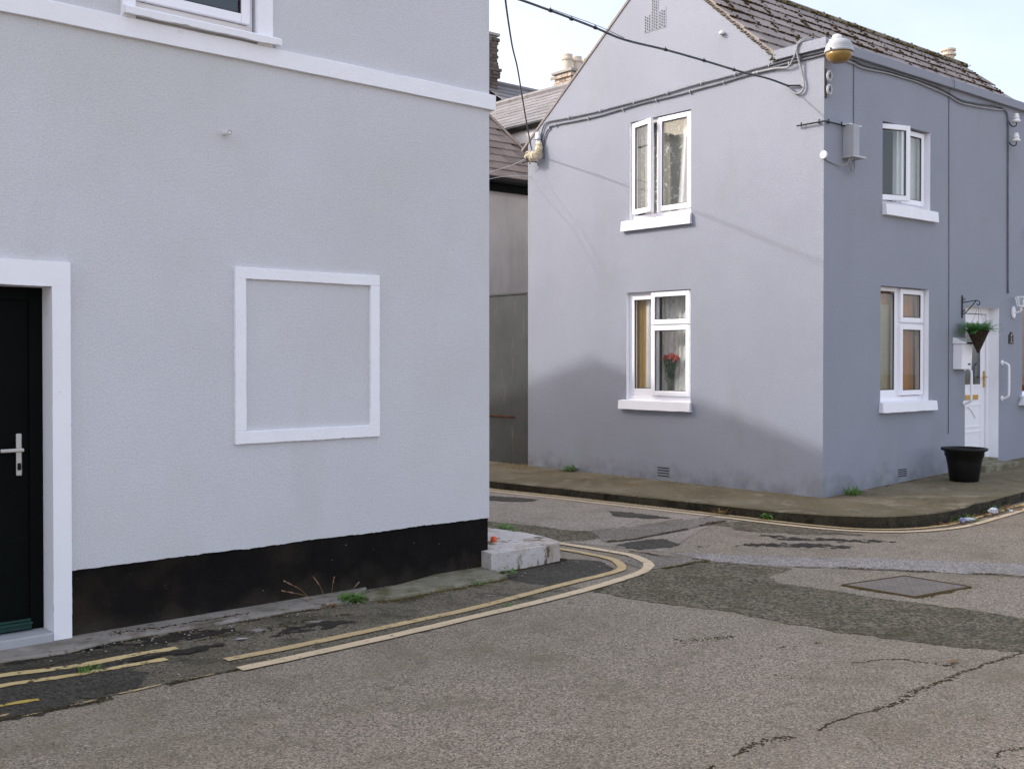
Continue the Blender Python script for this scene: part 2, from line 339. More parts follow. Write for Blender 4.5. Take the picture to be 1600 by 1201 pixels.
def wall_stain(name, c, lo, hi, scale, stretch, grad, floor_):
    """thin see-through grime: opaque where noise plus a fade along the sheet's height is low"""
    m = mat(name, c, [x * 1.1 for x in c], 6.0, rough=0.95, spec=0.1, bump=0.4, bscale=70)
    n, l = m.node_tree.nodes, m.node_tree.links
    b = n['Principled BSDF']; out = n['Material Output']; tc = n.new('ShaderNodeTexCoord')
    mp = n.new('ShaderNodeMapping'); mp.inputs['Scale'].default_value = stretch; l.new(tc.outputs['Object'], mp.inputs['Vector'])
    t = n.new('ShaderNodeTexNoise'); t.inputs['Scale'].default_value = scale; t.inputs['Detail'].default_value = 8; t.inputs['Roughness'].default_value = 0.6
    l.new(mp.outputs[0], t.inputs['Vector'])
    sp = n.new('ShaderNodeSeparateXYZ'); l.new(tc.outputs['Generated'], sp.inputs[0])
    ad = n.new('ShaderNodeMath'); ad.operation = 'MULTIPLY_ADD'; ad.inputs[1].default_value = abs(grad)
    if grad < 0:
        iv = n.new('ShaderNodeMath'); iv.operation = 'SUBTRACT'; iv.inputs[0].default_value = 1.0; l.new(sp.outputs['Z'], iv.inputs[1]); l.new(iv.outputs[0], ad.inputs[0])
    else: l.new(sp.outputs['Z'], ad.inputs[0])
    l.new(t.outputs['Fac'], ad.inputs[2])
    mr = n.new('ShaderNodeMapRange'); mr.inputs[1].default_value = lo; mr.inputs[2].default_value = hi; l.new(ad.outputs[0], mr.inputs[0])
    mr.inputs[3].default_value = floor_
    tr = n.new('ShaderNodeBsdfTransparent'); mx = n.new('ShaderNodeMixShader')
    l.new(mr.outputs[0], mx.inputs[0]); l.new(b.outputs[0], mx.inputs[1]); l.new(tr.outputs[0], mx.inputs[2]); l.new(mx.outputs[0], out.inputs['Surface'])
    return m
wall_stain('damp_foot', (0.17, 0.165, 0.15), 0.40, 0.75, 5.0, (1, 1, 1), 0.42, 0.72)
wall_stain('damp_foot_pale', (0.52, 0.52, 0.53), 0.36, 0.60, 7.0, (1, 1, 1), 0.5, 0.45)
wall_stain('plinth_dust', (0.10, 0.085, 0.065), 0.34, 0.75, 4.0, (1, 1, 1), 0.5, 0.6)
glass('window_glass')
glass('window_glass_dark', (0.92, 0.94, 0.92), 1.0)
glass('window_glass_frost', (0.35, 0.42, 0.43), 1.6)

# ------------------------------------------------------------------ mesh building
class MB:
    def __init__(self):
        self.v, self.f = [], []
    def add(self, vs, fs):
        k = len(self.v); self.v += [Vector(p) for p in vs]; self.f += [[k + i for i in f] for f in fs]; return self
    def box(self, x0, x1, y0, y1, z0, z1):
        x0, x1 = min(x0, x1), max(x0, x1); y0, y1 = min(y0, y1), max(y0, y1)
        return self.add([(x0, y0, z0), (x1, y0, z0), (x1, y1, z0), (x0, y1, z0), (x0, y0, z1), (x1, y0, z1), (x1, y1, z1), (x0, y1, z1)],
                        [(0, 3, 2, 1), (4, 5, 6, 7), (0, 1, 5, 4), (1, 2, 6, 5), (2, 3, 7, 6), (3, 0, 4, 7)])
    def quad(self, a, b, c, d):
        return self.add([a, b, c, d], [(0, 1, 2, 3)])
    def prism(self, pts, off):
        """planar outline (3D points) swept by the vector off"""
        n = len(pts); P = [Vector(p) for p in pts]; Q = [p + Vector(off) for p in P]
        tris = tessellate_polygon([P])
        fs = [tuple(t) for t in tris] + [tuple(n + i for i in reversed(t)) for t in tris]
        fs += [(i, (i + 1) % n, n + (i + 1) % n, n + i) for i in range(n)]
        return self.add(P + Q, fs)
    def tube(self, pts, r, n=6, cap=True, r1=None):
        P = [Vector(p) for p in pts]; k = len(P); rings = []; a = None
        for i, p in enumerate(P):
            t = (P[min(i + 1, k - 1)] - P[max(i - 1, 0)]).normalized()
            if a is None:
                a = t.cross(Vector((0.13, 0.21, 0.97)))
                if a.length < 0.1: a = t.cross(Vector((1, 0, 0)))
            a = a - t * a.dot(t); a.normalize(); b = t.cross(a)
            rr = r if r1 is None else r + (r1 - r) * i / (k - 1)
            rings.append([p + (a * math.cos(q) + b * math.sin(q)) * rr for q in (2 * math.pi * j / n for j in range(n))])
        fs = [(i * n + j, i * n + (j + 1) % n, (i + 1) * n + (j + 1) % n, (i + 1) * n + j) for i in range(k - 1) for j in range(n)]
        if cap: fs += [tuple(range(n))[::-1], tuple((k - 1) * n + j for j in range(n))]
        return self.add([q for ring in rings for q in ring], fs)
    def lathe(self, prof, c=(0, 0, 0), n=20, sx=1.0, sy=1.0):
        c = Vector(c); vs = []; k = len(prof)
        for (r, z) in prof:
            vs += [c + Vector((r * sx * math.cos(2 * math.pi * j / n), r * sy * math.sin(2 * math.pi * j / n), z)) for j in range(n)]
        fs = [(i * n + j, i * n + (j + 1) % n, (i + 1) * n + (j + 1) % n, (i + 1) * n + j) for i in range(k - 1) for j in range(n)]
        if prof[0][0] > 1e-4: fs.append(tuple(range(n))[::-1])
        if prof[-1][0] > 1e-4: fs.append(tuple((k - 1) * n + j for j in range(n)))
        return self.add(vs, fs)
    def blob(self, c, rx, ry, rz, rg=rnd):
        c = Vector(c); vs = [c + Vector((0, 0, rz))]; n = 5; a0 = rg.random() * 6
        for k, (h, s) in enumerate(((0.45, 0.8), (-0.2, 1.0))):
            for j in range(n):
                a = a0 + 2 * math.pi * (j + 0.5 * k) / n; w = rg.uniform(0.7, 1.2)
                vs.append(c + Vector((rx * s * w * math.cos(a), ry * s * w * math.sin(a), rz * h)))
        fs = [(0, 1 + j, 1 + (j + 1) % n) for j in range(n)]
        for j in range(n):
            fs += [(1 + j, 6 + j, 1 + (j + 1) % n), (6 + j, 6 + (j + 1) % n, 1 + (j + 1) % n)]
        return self.add(vs, fs)
    def blade(self, p, d, up, L, w, bend=0.4, seg=3):
        """leaf blade from p: horizontal direction d, rise up"""
        p = Vector(p); d = Vector(d).normalized(); side = d.cross(Vector((0, 0, 1))).normalized()
        vs, fs = [], []
        for i in range(seg + 1):
            t = i / seg
            q = p + d * (L * t * math.cos(up) * (1 + bend * t * .5)) + Vector((0, 0, L * (t * math.sin(up) - bend * t * t * 0.6)))
            ww = w * (0.5 + 1.2 * t * (1 - t)) * (1 - t ** 3)
            vs += [q - side * ww, q + side * ww]
        for i in range(seg): fs.append((2 * i, 2 * i + 1, 2 * i + 3, 2 * i + 2))
        return self.add(vs, fs)
    def build(self, name, m, parent=None, fr='W', smooth=False, bevel=0.0, recenter=True, loc=None, rotz=0.0):
        me = bpy.data.meshes.new(name)
        off = Vector((0, 0, 0))
        if parent is not None:
            off = OFF.get(parent.name, off)
        elif recenter and loc is None:
            xs = [p.x for p in self.v]; ys = [p.y for p in self.v]; zs = [p.z for p in self.v]
            off = Vector(((min(xs) + max(xs)) / 2, (min(ys) + max(ys)) / 2, min(zs)))
        me.from_pydata([p - off for p in self.v], [], self.f)
        bm = bmesh.new(); bm.from_mesh(me); bmesh.ops.recalc_face_normals(bm, faces=bm.faces) if not getattr(self, 'open', False) else None
        bm.to_mesh(me); bm.free()
        me.materials.append(MATS[m])
        if smooth:
            for p in me.polygons: p.use_smooth = True
        o = bpy.data.objects.new(name, me); COL.objects.link(o)
        if parent is not None:
            o.parent = parent
            if loc is not None: o.location = loc
            o.rotation_euler.z = rotz
        else:
            fo, fa = FR[fr]
            o.location = fw(fr, off) if loc is None else fw(fr, loc)
            o.rotation_euler.z = fa + rotz
        if parent is not None and loc is None: OFF[o.name] = off
        if bevel:
            b = o.modifiers.new('bevel', 'BEVEL'); b.width = bevel; b.segments = 2; b.limit_method = 'ANGLE'; b.angle_limit = R(40)
        return o
OFF = {}
def root(name, loc, fr, label, cat, group=None, rotz=0.0):
    o = bpy.data.objects.new(name, None); COL.objects.link(o); o.empty_display_size = 0.1
    o.location = fw(fr, loc); o.rotation_euler.z = FR[fr][1] + rotz
    OFF[o.name] = Vector(loc)
    return tag(o, label, cat, group)
def tag(o, label=None, cat=None, group=None, kind=None):
    if label: o['label'] = label
    if cat: o['category'] = cat
    if group: o['group'] = group
    if kind: o['kind'] = kind
    return o
def cells(mb, f, us, zs, holes):
    """wall sheet over breakpoints us x zs leaving out the holes; f maps (u, z) to a point"""
    us = sorted(set(us + [h[i] for h in holes for i in (0, 1)])); zs = sorted(set(zs + [h[i] for h in holes for i in (2, 3)]))
    for a, b in zip(us, us[1:]):
        for c, d in zip(zs, zs[1:]):
            um, zm = (a + b) / 2, (c + d) / 2
            if any(h[0] < um < h[1] and h[2] < zm < h[3] for h in holes): continue
            mb.quad(f(a, c), f(b, c), f(b, d), f(a, d))
def reveal(mb, f, h, d, sides='lrtb'):
    u0, u1, z0, z1 = h
    if 'l' in sides: mb.quad(f(u0, z0, 0), f(u0, z1, 0), f(u0, z1, d), f(u0, z0, d))
    if 'r' in sides: mb.quad(f(u1, z0, 0), f(u1, z1, 0), f(u1, z1, d), f(u1, z0, d))
    if 't' in sides: mb.quad(f(u0, z1, 0), f(u1, z1, 0), f(u1, z1, d), f(u0, z1, d))
    if 'b' in sides: mb.quad(f(u0, z0, 0), f(u1, z0, 0), f(u1, z0, d), f(u0, z0, d))

# ------------------------------------------------------------------ the ground
def ramp_v(v): return SLOPE * min(max(v, 0), 12)
g = MB()
vb = [-70, 0, 3, 6, 9, 12, 70]; ub = [-70, 70]
for a, b in zip(vb, vb[1:]):
    g.quad((a, -70, ramp_v(a)), (b, -70, ramp_v(b)), (b, 70, ramp_v(b)), (a, 70, ramp_v(a)))
tag(g.build('road', 'asphalt_road', fr='B', loc=(0, 0, 0)), kind='structure')

def patch(name, pts, m, z, jit=0.022, step=0.03, kind='structure', label=None, cat=None, seed=1):
    """irregular flat sheet on the road, world outline in metres"""
    out = []
    n = len(pts)
    for i in range(n):
        p, q = Vector((*pts[i], 0)), Vector((*pts[(i + 1) % n], 0))
        k = max(1, int((q - p).length / step)); nn = Vector((-(q - p).y, (q - p).x, 0)).normalized()
        for j in range(k):
            c = p.lerp(q, j / k)
            out.append(c + nn * jit * (noise.noise(c * 4 + Vector((seed * 7.1, 0, 0))) * 1.4 + noise.noise(c * 19 + Vector((0, seed * 3.3, 0))) * 1.1 + noise.noise(c * 47) * .8))
    mb = MB(); pts3 = [Vector((c.x, c.y, ramp(c.x, c.y) + z)) for c in out]
    tr = tessellate_polygon([[Vector((c.x, c.y, 0)) for c in pts3]])
    mb.add(pts3, [tuple(t) for t in tr])
    for f in mb.f:
        a, b, c = (mb.v[i] for i in f)
        if (b - a).cross(c - a).z < 0: f.reverse()
    mb.open = True
    o = mb.build(name, m, fr='W', loc=(0, 0, 0))
    return tag(o, label, cat, None, kind)
def smoothline(pts, k=8):
    out = []; n = len(pts); P = [Vector((p[0], p[1], p[2] if len(p) > 2 else 0)) for p in pts]
    for i in range(n - 1):
        a, b, c, d = P[max(i - 1, 0)], P[i], P[i + 1], P[min(i + 2, n - 1)]
        for j in range(k):
            t = j / k
            out.append(0.5 * ((2 * b) + (c - a) * t + (2 * a - 5 * b + 4 * c - d) * t * t + (3 * b - 3 * c + d - a) * t ** 3))
    return out + [P[-1]]
def ribbon(name, pts, w, m, z, jit=0.006, kind='structure', seed=1, k=8, taper=False):
    P = smoothline(pts, k); mb = MB(); n = len(P); vs = []
    for i, p in enumerate(P):
        t = (P[min(i + 1, n - 1)] - P[max(i - 1, 0)]).normalized(); s_ = Vector((-t.y, t.x, 0))
        ww = w / 2 * (math.sin(math.pi * (i + .5) / n) ** 0.4 if taper else 1.0)
        for sg in (-1, 1):
            q = p + s_ * sg * (ww + jit * (noise.noise(p * 9 + Vector((sg * 5.0, seed, 0))) + 0.7 * noise.noise(p * 33 + Vector((sg * 3.0, seed, 0)))))
            vs.append((q.x, q.y, ramp(q.x, q.y) + z))
    mb.add(vs, [(2 * i, 2 * i + 2, 2 * i + 3, 2 * i + 1) for i in range(n - 1)])
    mb.open = True
    for f in mb.f:
        a, b, c = (mb.v[i] for i in f[:3])
        if (b - a).cross(c - a).z < 0: f.reverse()
    return tag(mb.build(name, m, fr='W', loc=(0, 0, 0)), kind=kind)

# repairs in the surfacing
patch('asphalt_patch', [(-0.45, 9.2), (0.55, 9.95), (1.3, 9.5), (2.3, 11.75), (1.75, 12.35), (-0.3, 14.4), (-4.5, 18.0), (-5.5, 16)], 'asphalt_lane', 0.003, seed=2)
patch('asphalt_patch', [(-3.3, 4.2), (-2.34, 5.04), (-2.19, 5.17), (-2.08, 5.29), (-1.85, 5.56), (-1.66, 5.71), (-1.46, 5.90), (-1.2, 6.12), (-0.62, 6.7), (-0.25, 7.1), (0.22, 7.57), (0.59, 7.96),
       (0.35, 8.05), (-0.02, 8.30), (-0.3, 8.75), (-5, 4.5)], 'asphalt_strip', 0.003, 0.012, seed=3)
patch('asphalt_patch', [(0.57, 7.87), (1.07, 8.6), (1.6, 9.04), (2.23, 8.76), (1.97, 8.43), (1.97, 8.18), (2.29, 7.91), (2.63, 7.57), (2.98, 7.34), (3.28, 7.06), (5.0, 5.6), (4.5, 4.9), (3.15, 6.03), (2.88, 6.21),
       (2.26, 6.5), (1.76, 6.89), (1.46, 7.19), (1.12, 7.43), (0.88, 7.59)], 'asphalt_dark', 0.003, 0.03, seed=4)
patch('asphalt_patch', [(1.32, 9.46), (1.74, 9.37), (2.35, 9.25), (3.08, 9.18), (4.13, 8.92), (5.6, 8.5), (5.3, 7.9), (3.91, 8.43), (2.92, 8.68), (2.24, 8.79), (1.67, 9.01)], 'asphalt_light', 0.003, 0.02, seed=5)
patch('asphalt_patch', [(-0.09, 8.40), (0.15, 8.8), (0.39, 9.15), (0.73, 9.04), (0.82, 8.72), (0.34, 8.0), (-0.02, 8.26)], 'asphalt_black', 0.005, 0.02, seed=6)
patch('asphalt_patch', [(-0.75, 11.6), (-0.2, 11.22), (-0.02, 11.13), (0.32, 10.9), (0.59, 10.65), (0.93, 10.62), (0.9, 10.28), (0.66, 10.05), (0.38, 10.02), (0.07, 10.2), (-0.6, 10.5)], 'asphalt_dark', 0.005, 0.03, seed=7)
patch('asphalt_patch', [(0.77, 10.59), (1.26, 10.92), (1.86, 11.45), (2.31, 11.73), (2.15, 11.26), (1.6, 10.63), (1.18, 10.18), (0.84, 9.96)], 'asphalt_mid', 0.007, 0.012, seed=8)
patch('asphalt_patch', [(-0.6, 13.45), (-0.08, 13.32), (0.34, 13.02), (0.19, 12.84), (-0.07, 12.84), (-0.6, 13.05)], 'asphalt_black', 0.007, 0.03, seed=9)
patch('asphalt_patch', [(1.04, 12.03), (1.31, 11.93), (1.68, 11.49), (1.39, 11.45), (1.08, 11.68)], 'asphalt_black', 0.007, 0.03, seed=10)
patch('asphalt_patch', [(0.91, 9.82), (1.23, 10.14), (1.41, 10.18), (1.5, 9.86), (1.37, 9.66), (1.11, 9.59)], 'asphalt_black', 0.005, 0.03, seed=11)
patch('asphalt_patch', [(2.0, 11.15), (2.5, 11.30), (3.0, 10.72), (3.3, 10.4), (2.7, 10.45), (2.2, 10.7)], 'asphalt_dark', 0.003, 0.05, seed=12)
patch('asphalt_patch', [(0.86, 9.05), (1.1, 9.45), (1.55, 9.12), (1.6, 9.03), (1.3, 8.8), (1.06, 8.66)], 'asphalt_mid', 0.005, 0.02, seed=13)
patch('asphalt_patch', [(-3.4, 4.15), (-2.34, 5.06), (-2.08, 5.31), (-1.84, 5.59), (-1.92, 5.78), (-2.12, 5.92), (-1.98, 6.3), (-2.1, 6.5), (-2.6, 6.05), (-4.2, 4.7)], 'asphalt_black', 0.005, 0.06, seed=14)
# painted lines
AOUT = [(-1.45, 5.87), (-1.2, 6.1), (-0.62, 6.67), (-0.25, 7.06), (0.22, 7.55), (0.59, 7.98), (0.90, 8.40), (1.04, 8.64), (1.10, 8.93), (1.02, 9.26), (0.87, 9.46), (0.44, 9.89), (-0.2, 10.45)]
AIN = [(-1.57, 6.05), (-1.25, 6.33), (-0.64, 6.93), (-0.25, 7.32), (0.38, 8.09), (0.79, 8.56), (0.87, 8.79), (0.83, 9.10), (0.65, 9.36), (0.43, 9.60), (-0.2, 10.15)]
ribbon('road_line', AOUT, 0.085, 'line_cream', 0.009, seed=1)
ribbon('road_line', AIN, 0.075, 'line_yellow', 0.009, seed=2)
ribbon('road_line', [(-3.3, 5.2), (-2.66, 5.74), (-2.35, 5.92), (-2.09, 6.16), (-1.91, 6.30)], 0.07, 'line_old', 0.009, 0.012, seed=3)
ribbon('road_line', [(-3.2, 5.0), (-2.58, 5.56), (-2.33, 5.72), (-2.12, 5.89), (-1.9, 6.07)], 0.055, 'line_old', 0.009, 0.016, seed=4)
ribbon('road_line', [(-3.0, 4.74), (-2.43, 5.24), (-2.29, 5.34)], 0.04, 'line_bright', 0.009, 0.012, seed=5)
for i, (p, q) in enumerate((((-2.26, 5.09), (-2.19, 5.155)), ((-2.10, 5.25), (-2.02, 5.345)), ((-1.94, 5.43), (-1.78, 5.60)), ((-2.5, 4.88), (-2.40, 4.97)), ((-2.37, 5.09), (-2.33, 5.14)), ((-1.66, 5.70), (-1.56, 5.78)))):
    ribbon('road_line', [p, ((p[0] + q[0]) / 2, (p[1] + q[1]) / 2), q], 0.018, 'line_yellow', 0.0075, 0.014, seed=20 + i, taper=True)
# far house footpath: kerb face outline in the far house's frame (x along street, y along gable)
KF = [(-1.75, 6.6), (-1.62, 5.2), (-1.52, 3.94), (-1.45, 3.35), (-1.37, 2.75), (-1.31, 2.12), (-1.25, 1.59), (-1.21, 1.17), (-1.15, 0.63), (-1.11, 0.10), (-1.08, -0.37), (-1.0, -0.82), (-0.82, -1.15), (-0.46, -1.35), (0.02, -1.41), (0.9, -1.40), (1.92, -1.37), (4.5, -1.37), (12, -1.37)]
KS = smoothline(KF, 9)
def koff(d):
    out = []
    for i, p in enumerate(KS):
        t = (KS[min(i + 1, len(KS) - 1)] - KS[max(i - 1, 0)]).normalized()
        out.append(p + Vector((t.y, -t.x, 0)) * d)
    return out
def b_line(d, i0, i1, stp=6):
    return [tuple(fw('B', p))[:2] for p in koff(d)[i0:i1:stp]]
ribbon('road_line', b_line(0.11, 9, 150), 0.06, 'line_yellow', 0.0085, 0.01, seed=31, k=4)
ribbon('road_line', b_line(0.27, 9, 150), 0.07, 'line_cream', 0.0085, 0.008, seed=32, k=4)
fp = MB(); kb = MB()
def edge_z(i):
    p = KS[i]; c = max(0.0, 1 - ((p.x + 0.3) ** 2 + (p.y + 1.2) ** 2) / 1.6)
    return 0.10 + 0.03 * c + (0.02 if p.x > 0.5 else 0) + ramp_v(p.x)
top, low, inn = [], [], []
for i, p in enumerate(KS):
    nz = 0.012 * noise.noise(p * 5) + 0.006 * noise.noise(p * 21)
    t = (KS[min(i + 1, len(KS) - 1)] - KS[max(i - 1, 0)]).normalized(); nn = Vector((t.y, -t.x, 0))
    q = p + nn * nz
    top.append(Vector((q.x, q.y, edge_z(i) + nz * 0.4)))
    low.append(Vector((p.x, p.y, ramp_v(p.x) - 0.05)) + nn * (nz * .6 + 0.012))
    if p.y > 0 and p.x < 0: iq = Vector((0.08, max(p.y, 0.08), 0))
    elif p.x > 0.08 and p.y < 0: iq = Vector((p.x, 0.08, 0))
    else: iq = Vector((0.08, 0.08, 0))
    inn.append(Vector((iq.x, iq.y, FP + ramp_v(iq.x))))
for i in range(len(KS) - 1):
    for k in range(8):
        a, b = k / 8, (k + 1) / 8
        P = [inn[i].lerp(top[i], a), inn[i + 1].lerp(top[i + 1], a), inn[i + 1].lerp(top[i + 1], b), inn[i].lerp(top[i], b)]
        fp.add(P, [(0, 1, 2, 3)] if (P[1] - P[0]).length > 1e-5 else [(0, 2, 3)])
    lip0, lip1 = top[i].copy(), top[i + 1].copy()
    n0 = (low[i] - inn[i]); n0.z = 0; n0.normalize(); n1 = (low[i + 1] - inn[i + 1]); n1.z = 0; n1.normalize()
    m0 = top[i] + n0 * 0.014 - Vector((0, 0, 0.014)); m1 = top[i + 1] + n1 * 0.014 - Vector((0, 0, 0.014))
    fp.quad(lip0, lip1, m1, m0)
    kb.quad(m0, m1, low[i + 1], low[i])
for q in fp.v: q.z += 0.004 * noise.noise(q * 2.3)
fpo = tag(fp.build('footpath', 'footpath', fr='B', loc=(0, 0, 0)), kind='structure')
kb.build('kerb', 'kerb_dark', fpo)
# concrete apron and slab at the foot of the near house
def slab(name, pts, h, m, kind='structure', seed=1, bevel=0.012, label=None, cat=None):
    out = []
    n = len(pts)
    for i in range(n):
        p, q = Vector((*pts[i], 0)), Vector((*pts[(i + 1) % n], 0)); k = max(1, int((q - p).length / 0.06)); nn = Vector((-(q - p).y, (q - p).x, 0)).normalized()
        for j in range(k):
            c = p.lerp(q, j / k); out.append(c + nn * 0.012 * (noise.noise(c * 6 + Vector((seed, 0, 0))) + .6 * noise.noise(c * 22)))
    mb = MB(); mb.prism([(c.x, c.y, -0.05) for c in out], (0, 0, h + 0.05))
    return tag(mb.build(name, m, fr='W', loc=(0, 0, 0), bevel=bevel), label, cat, None, kind)
slab('wall_apron', [(-5.0, 4.2), (-4.2, 4.75), (-2.79, 5.99), (-2.51, 6.16), (-2.31, 6.46), (-1.91, 6.78), (-1.28, 7.34), (-1.10, 7.47), (-1.0, 8.3), (-4, 6)], 0.022, 'concrete', seed=1)
slab('wall_apron', [(-1.06, 7.60), (-0.98, 7.55), (-0.82, 7.57), (-0.6, 7.78), (-0.23, 8.14), (-0.03, 8.30), (-0.09, 8.44), (-0.15, 8.6), (-0.35, 8.75)], 0.03, 'concrete_mossy', seed=2)
kblk = slab('kerb_block', [(-0.16, 8.53), (0.10, 8.755), (0.30, 8.93), (0.385, 9.03), (0.39, 9.10), (0.34, 9.24), (0.2, 9.47), (0.0, 9.70), (-0.25, 9.88), (-1.1, 9.86), (-0.4, 9.0), (-0.3, 8.75)], 0.155, 'concrete_white',
            kind=None, seed=3, bevel=0.03, label='pale raised concrete corner block with rounded nose beside the black plinth', cat='kerb block')

# cracks with moss, tyre-worn seams
def crack(pts, w, m='moss_dark', seed=1, z=0.014, dens=60, blob=0.012):
    """jagged dark seam: a thin strip with moss lumps along it"""
    P = smoothline(pts, 10); mb = MB(); rg = random.Random(seed)
    path = []
    for p in P:
        path.append(p + Vector((0.035 * noise.noise(p * 5 + Vector((seed, 0, 0))), 0.035 * noise.noise(p * 5 + Vector((0, seed, 0))), 0))
                    + Vector((0.02 * noise.noise(p * 17 + Vector((seed, 0, 0))), 0.02 * noise.noise(p * 17 + Vector((0, seed, 0))), 0)))
    n = len(path)
    for i in range(n - 1):
        L = (path[i + 1] - path[i]).length
        k = max(1, int(L * dens * 5))
        for j in range(k):
            c = path[i].lerp(path[i + 1], rg.random())
            if noise.noise(c * 3 + Vector((seed * 2.0, 0, 0))) < -0.30 - .1 * math.sin(seed): continue
            r = blob * .62 * rg.uniform(0.2, 1.0)
            wv = w * max(.25, 1 + 2.6 * noise.noise(c * 2.3 + Vector((0, 0, seed))))
            mb.blob((c.x + rg.gauss(0, wv), c.y + rg.gauss(0, wv), ramp(c.x, c.y) + z - 0.004), r * rg.uniform(1, 1.8), r * rg.uniform(1, 1.8), r * 0.35, rg)
    return tag(mb.build('moss_seam', m, fr='W', loc=(0, 0, 0)), kind='stuff')
C1 = [(0.72, 4.40), (1.04, 4.71), (1.34, 4.92), (1.53, 5.08), (1.76, 5.24), (2.06, 5.54), (2.36, 5.81), (2.52, 5.95), (2.95, 6.28)]
crack(C1, 0.008, seed=1, z=0.004, dens=75, blob=0.011)
crack([(1.84, 4.68), (1.9, 4.61), (1.94, 4.51), (2.04, 4.6), (2.3, 4.76)], 0.005, seed=2, z=0.004, dens=70, blob=0.009)
crack([(1.94, 4.51), (1.98, 4.44), (1.97, 4.3)], 0.005, seed=12, z=0.004, dens=70, blob=0.009)
crack([(1.02, 9.5), (1.24, 9.31), (1.6, 9.04)], 0.010, 'moss', seed=3, dens=60)
crack([(1.06, 8.60), (1.27, 8.76), (1.6, 9.04)], 0.010, 'moss_green', seed=4, dens=90, blob=0.014)
crack([(0.97, 6.45), (1.17, 6.53), (1.38, 6.62), (1.47, 6.65)], 0.012, seed=5, z=0.004, dens=60)
crack([(1.85, 6.02), (2.12, 6.08), (2.27, 6.02), (2.45, 5.94)], 0.008, seed=6, z=0.004, dens=50)
crack([(2.24, 8.78), (2.68, 8.72), (3.2, 8.60), (3.89, 8.40), (4.6, 8.16)], 0.009, 'moss_green', seed=7, dens=70)
crack([(0.84, 9.96), (1.18, 10.18), (1.6, 10.63), (2.15, 11.26)], 0.012, 'moss', seed=8, z=0.018, dens=70, blob=0.014)
crack([(0.77, 10.59), (1.26, 10.92), (1.86, 11.45), (2.31, 11.73)], 0.008, 'moss_dark', seed=9, z=0.018, dens=40)
crack([(1.55, 6.35), (1.65, 6.42), (1.8, 6.43)], 0.010, seed=10, z=0.004, dens=60)
crack([(1.35, 5.7), (1.42, 5.78), (1.5, 5.72)], 0.016, seed=11, z=0.004, dens=40, blob=0.009)
crack([(-2.5, 4.9), (-2.08, 5.27), (-1.66, 5.69), (-1.45, 5.88), (-1.0, 6.29)], 0.012, seed=13, z=0.010, dens=90, blob=0.012)
crack([(-2.75, 5.99), (-2.51, 6.15), (-2.31, 6.45), (-1.91, 6.77), (-1.28, 7.33)], 0.02, 'moss_dark', seed=14, z=0.008, dens=140, blob=0.013)
crack([(-2.40, 6.55), (-2.1, 6.76), (-1.7, 7.09)], 0.012, 'moss', seed=15, z=0.028, dens=60, blob=0.010)
crack([(-1.05, 7.53), (-0.82, 7.55), (-0.6, 7.76), (-0.23, 8.12), (-0.03, 8.27)], 0.014, 'moss_green', seed=16, z=0.010, dens=110, blob=0.012)
crack([(-1.85, 6.45), (-1.3, 6.95), (-1.05, 7.15)], 0.014, 'moss_dark', seed=17, z=0.008, dens=70, blob=0.011)
crack([(-0.13, 8.48), (0.12, 8.72), (0.40, 9.02), (0.42, 9.14)], 0.012, 'moss_dark', seed=18, z=0.012, dens=160, blob=0.014)
crack([(-2.32, 5.83), (-2.0, 6.10), (-1.9, 6.2)], 0.018, 'moss_dark', seed=19, z=0.012, dens=150, blob=0.012)
crack([(-2.95, 5.62), (-2.6, 5.86), (-2.3, 6.2), (-2.05, 6.38)], 0.035, 'moss_dark', seed=20, z=0.008, dens=150, blob=0.012)
crack([tuple(fw('B', p)[:2]) for p in koff(0.03)[20:140:5]], 0.014, 'moss_dark', seed=21, z=0.006, dens=90, blob=0.015)
crack([tuple(fw('B', (-0.02, u, 0)))[:2] for u in (4.9, 4, 3, 2, 1, 0.05)], 0.010, 'moss_dark', seed=22, z=FP + 0.004, dens=45, blob=0.010)
crack([tuple(fw('B', (v, -0.03, 0)))[:2] for v in (0.3, 0.8, 1.4, 2.1, 3.0, 3.3)], 0.014, 'moss_dark', seed=23, z=FP + 0.004, dens=70, blob=0.010)
crack([(0.60, 7.90), (0.95, 8.44), (1.07, 8.64)], 0.01, 'moss_dark', seed=24, z=0.008, dens=60, blob=0.010)
# dirt stains and chalky scuffs
patch('dirt_stain', [(-2.85, 5.85), (-2.35, 6.35), (-1.95, 6.42), (-1.7, 6.75), (-1.95, 6.72), (-2.3, 6.42), (-2.6, 6.05)], 'stain_black', 0.0072, 0.05, seed=31)
patch('dirt_stain', [(-2.25, 5.93), (-1.82, 6.33), (-1.68, 6.4), (-1.75, 6.25), (-2.0, 6.03)], 'stain_black', 0.011, 0.04, seed=32)
patch('dirt_stain', [(-1.45, 6.52), (-1.18, 6.72), (-0.98, 6.98), (-1.15, 6.95), (-1.4, 6.72)], 'stain_black', 0.0072, 0.05, seed=33)
patch('dirt_stain', [(1.6, 9.75), (2.3, 9.95), (3.1, 9.75), (2.9, 9.6), (2.2, 9.75)], 'stain_black', 0.0045, 0.08, seed=34)
patch('dirt_stain', [(2.3, 10.4), (3.0, 10.15), (3.5, 10.0), (3.0, 10.0), (2.5, 10.2)], 'stain_black', 0.0045, 0.08, seed=35)
for i, (x, y, sx, sy) in enumerate(((-0.48, 6.02, 0.05, 0.03), (-0.29, 6.05, 0.03, 0.02), (-0.15, 7.72, 0.05, 0.045), (-1.55, 6.72, 0.12, 0.05), (-1.2, 6.95, 0.1, 0.03))):
    patch('chalk_mark', [(x - sx, y - sy * .3), (x, y - sy), (x + sx, y), (x, y + sy)], 'chalk', 0.006, 0.012, 0.03, seed=40 + i)
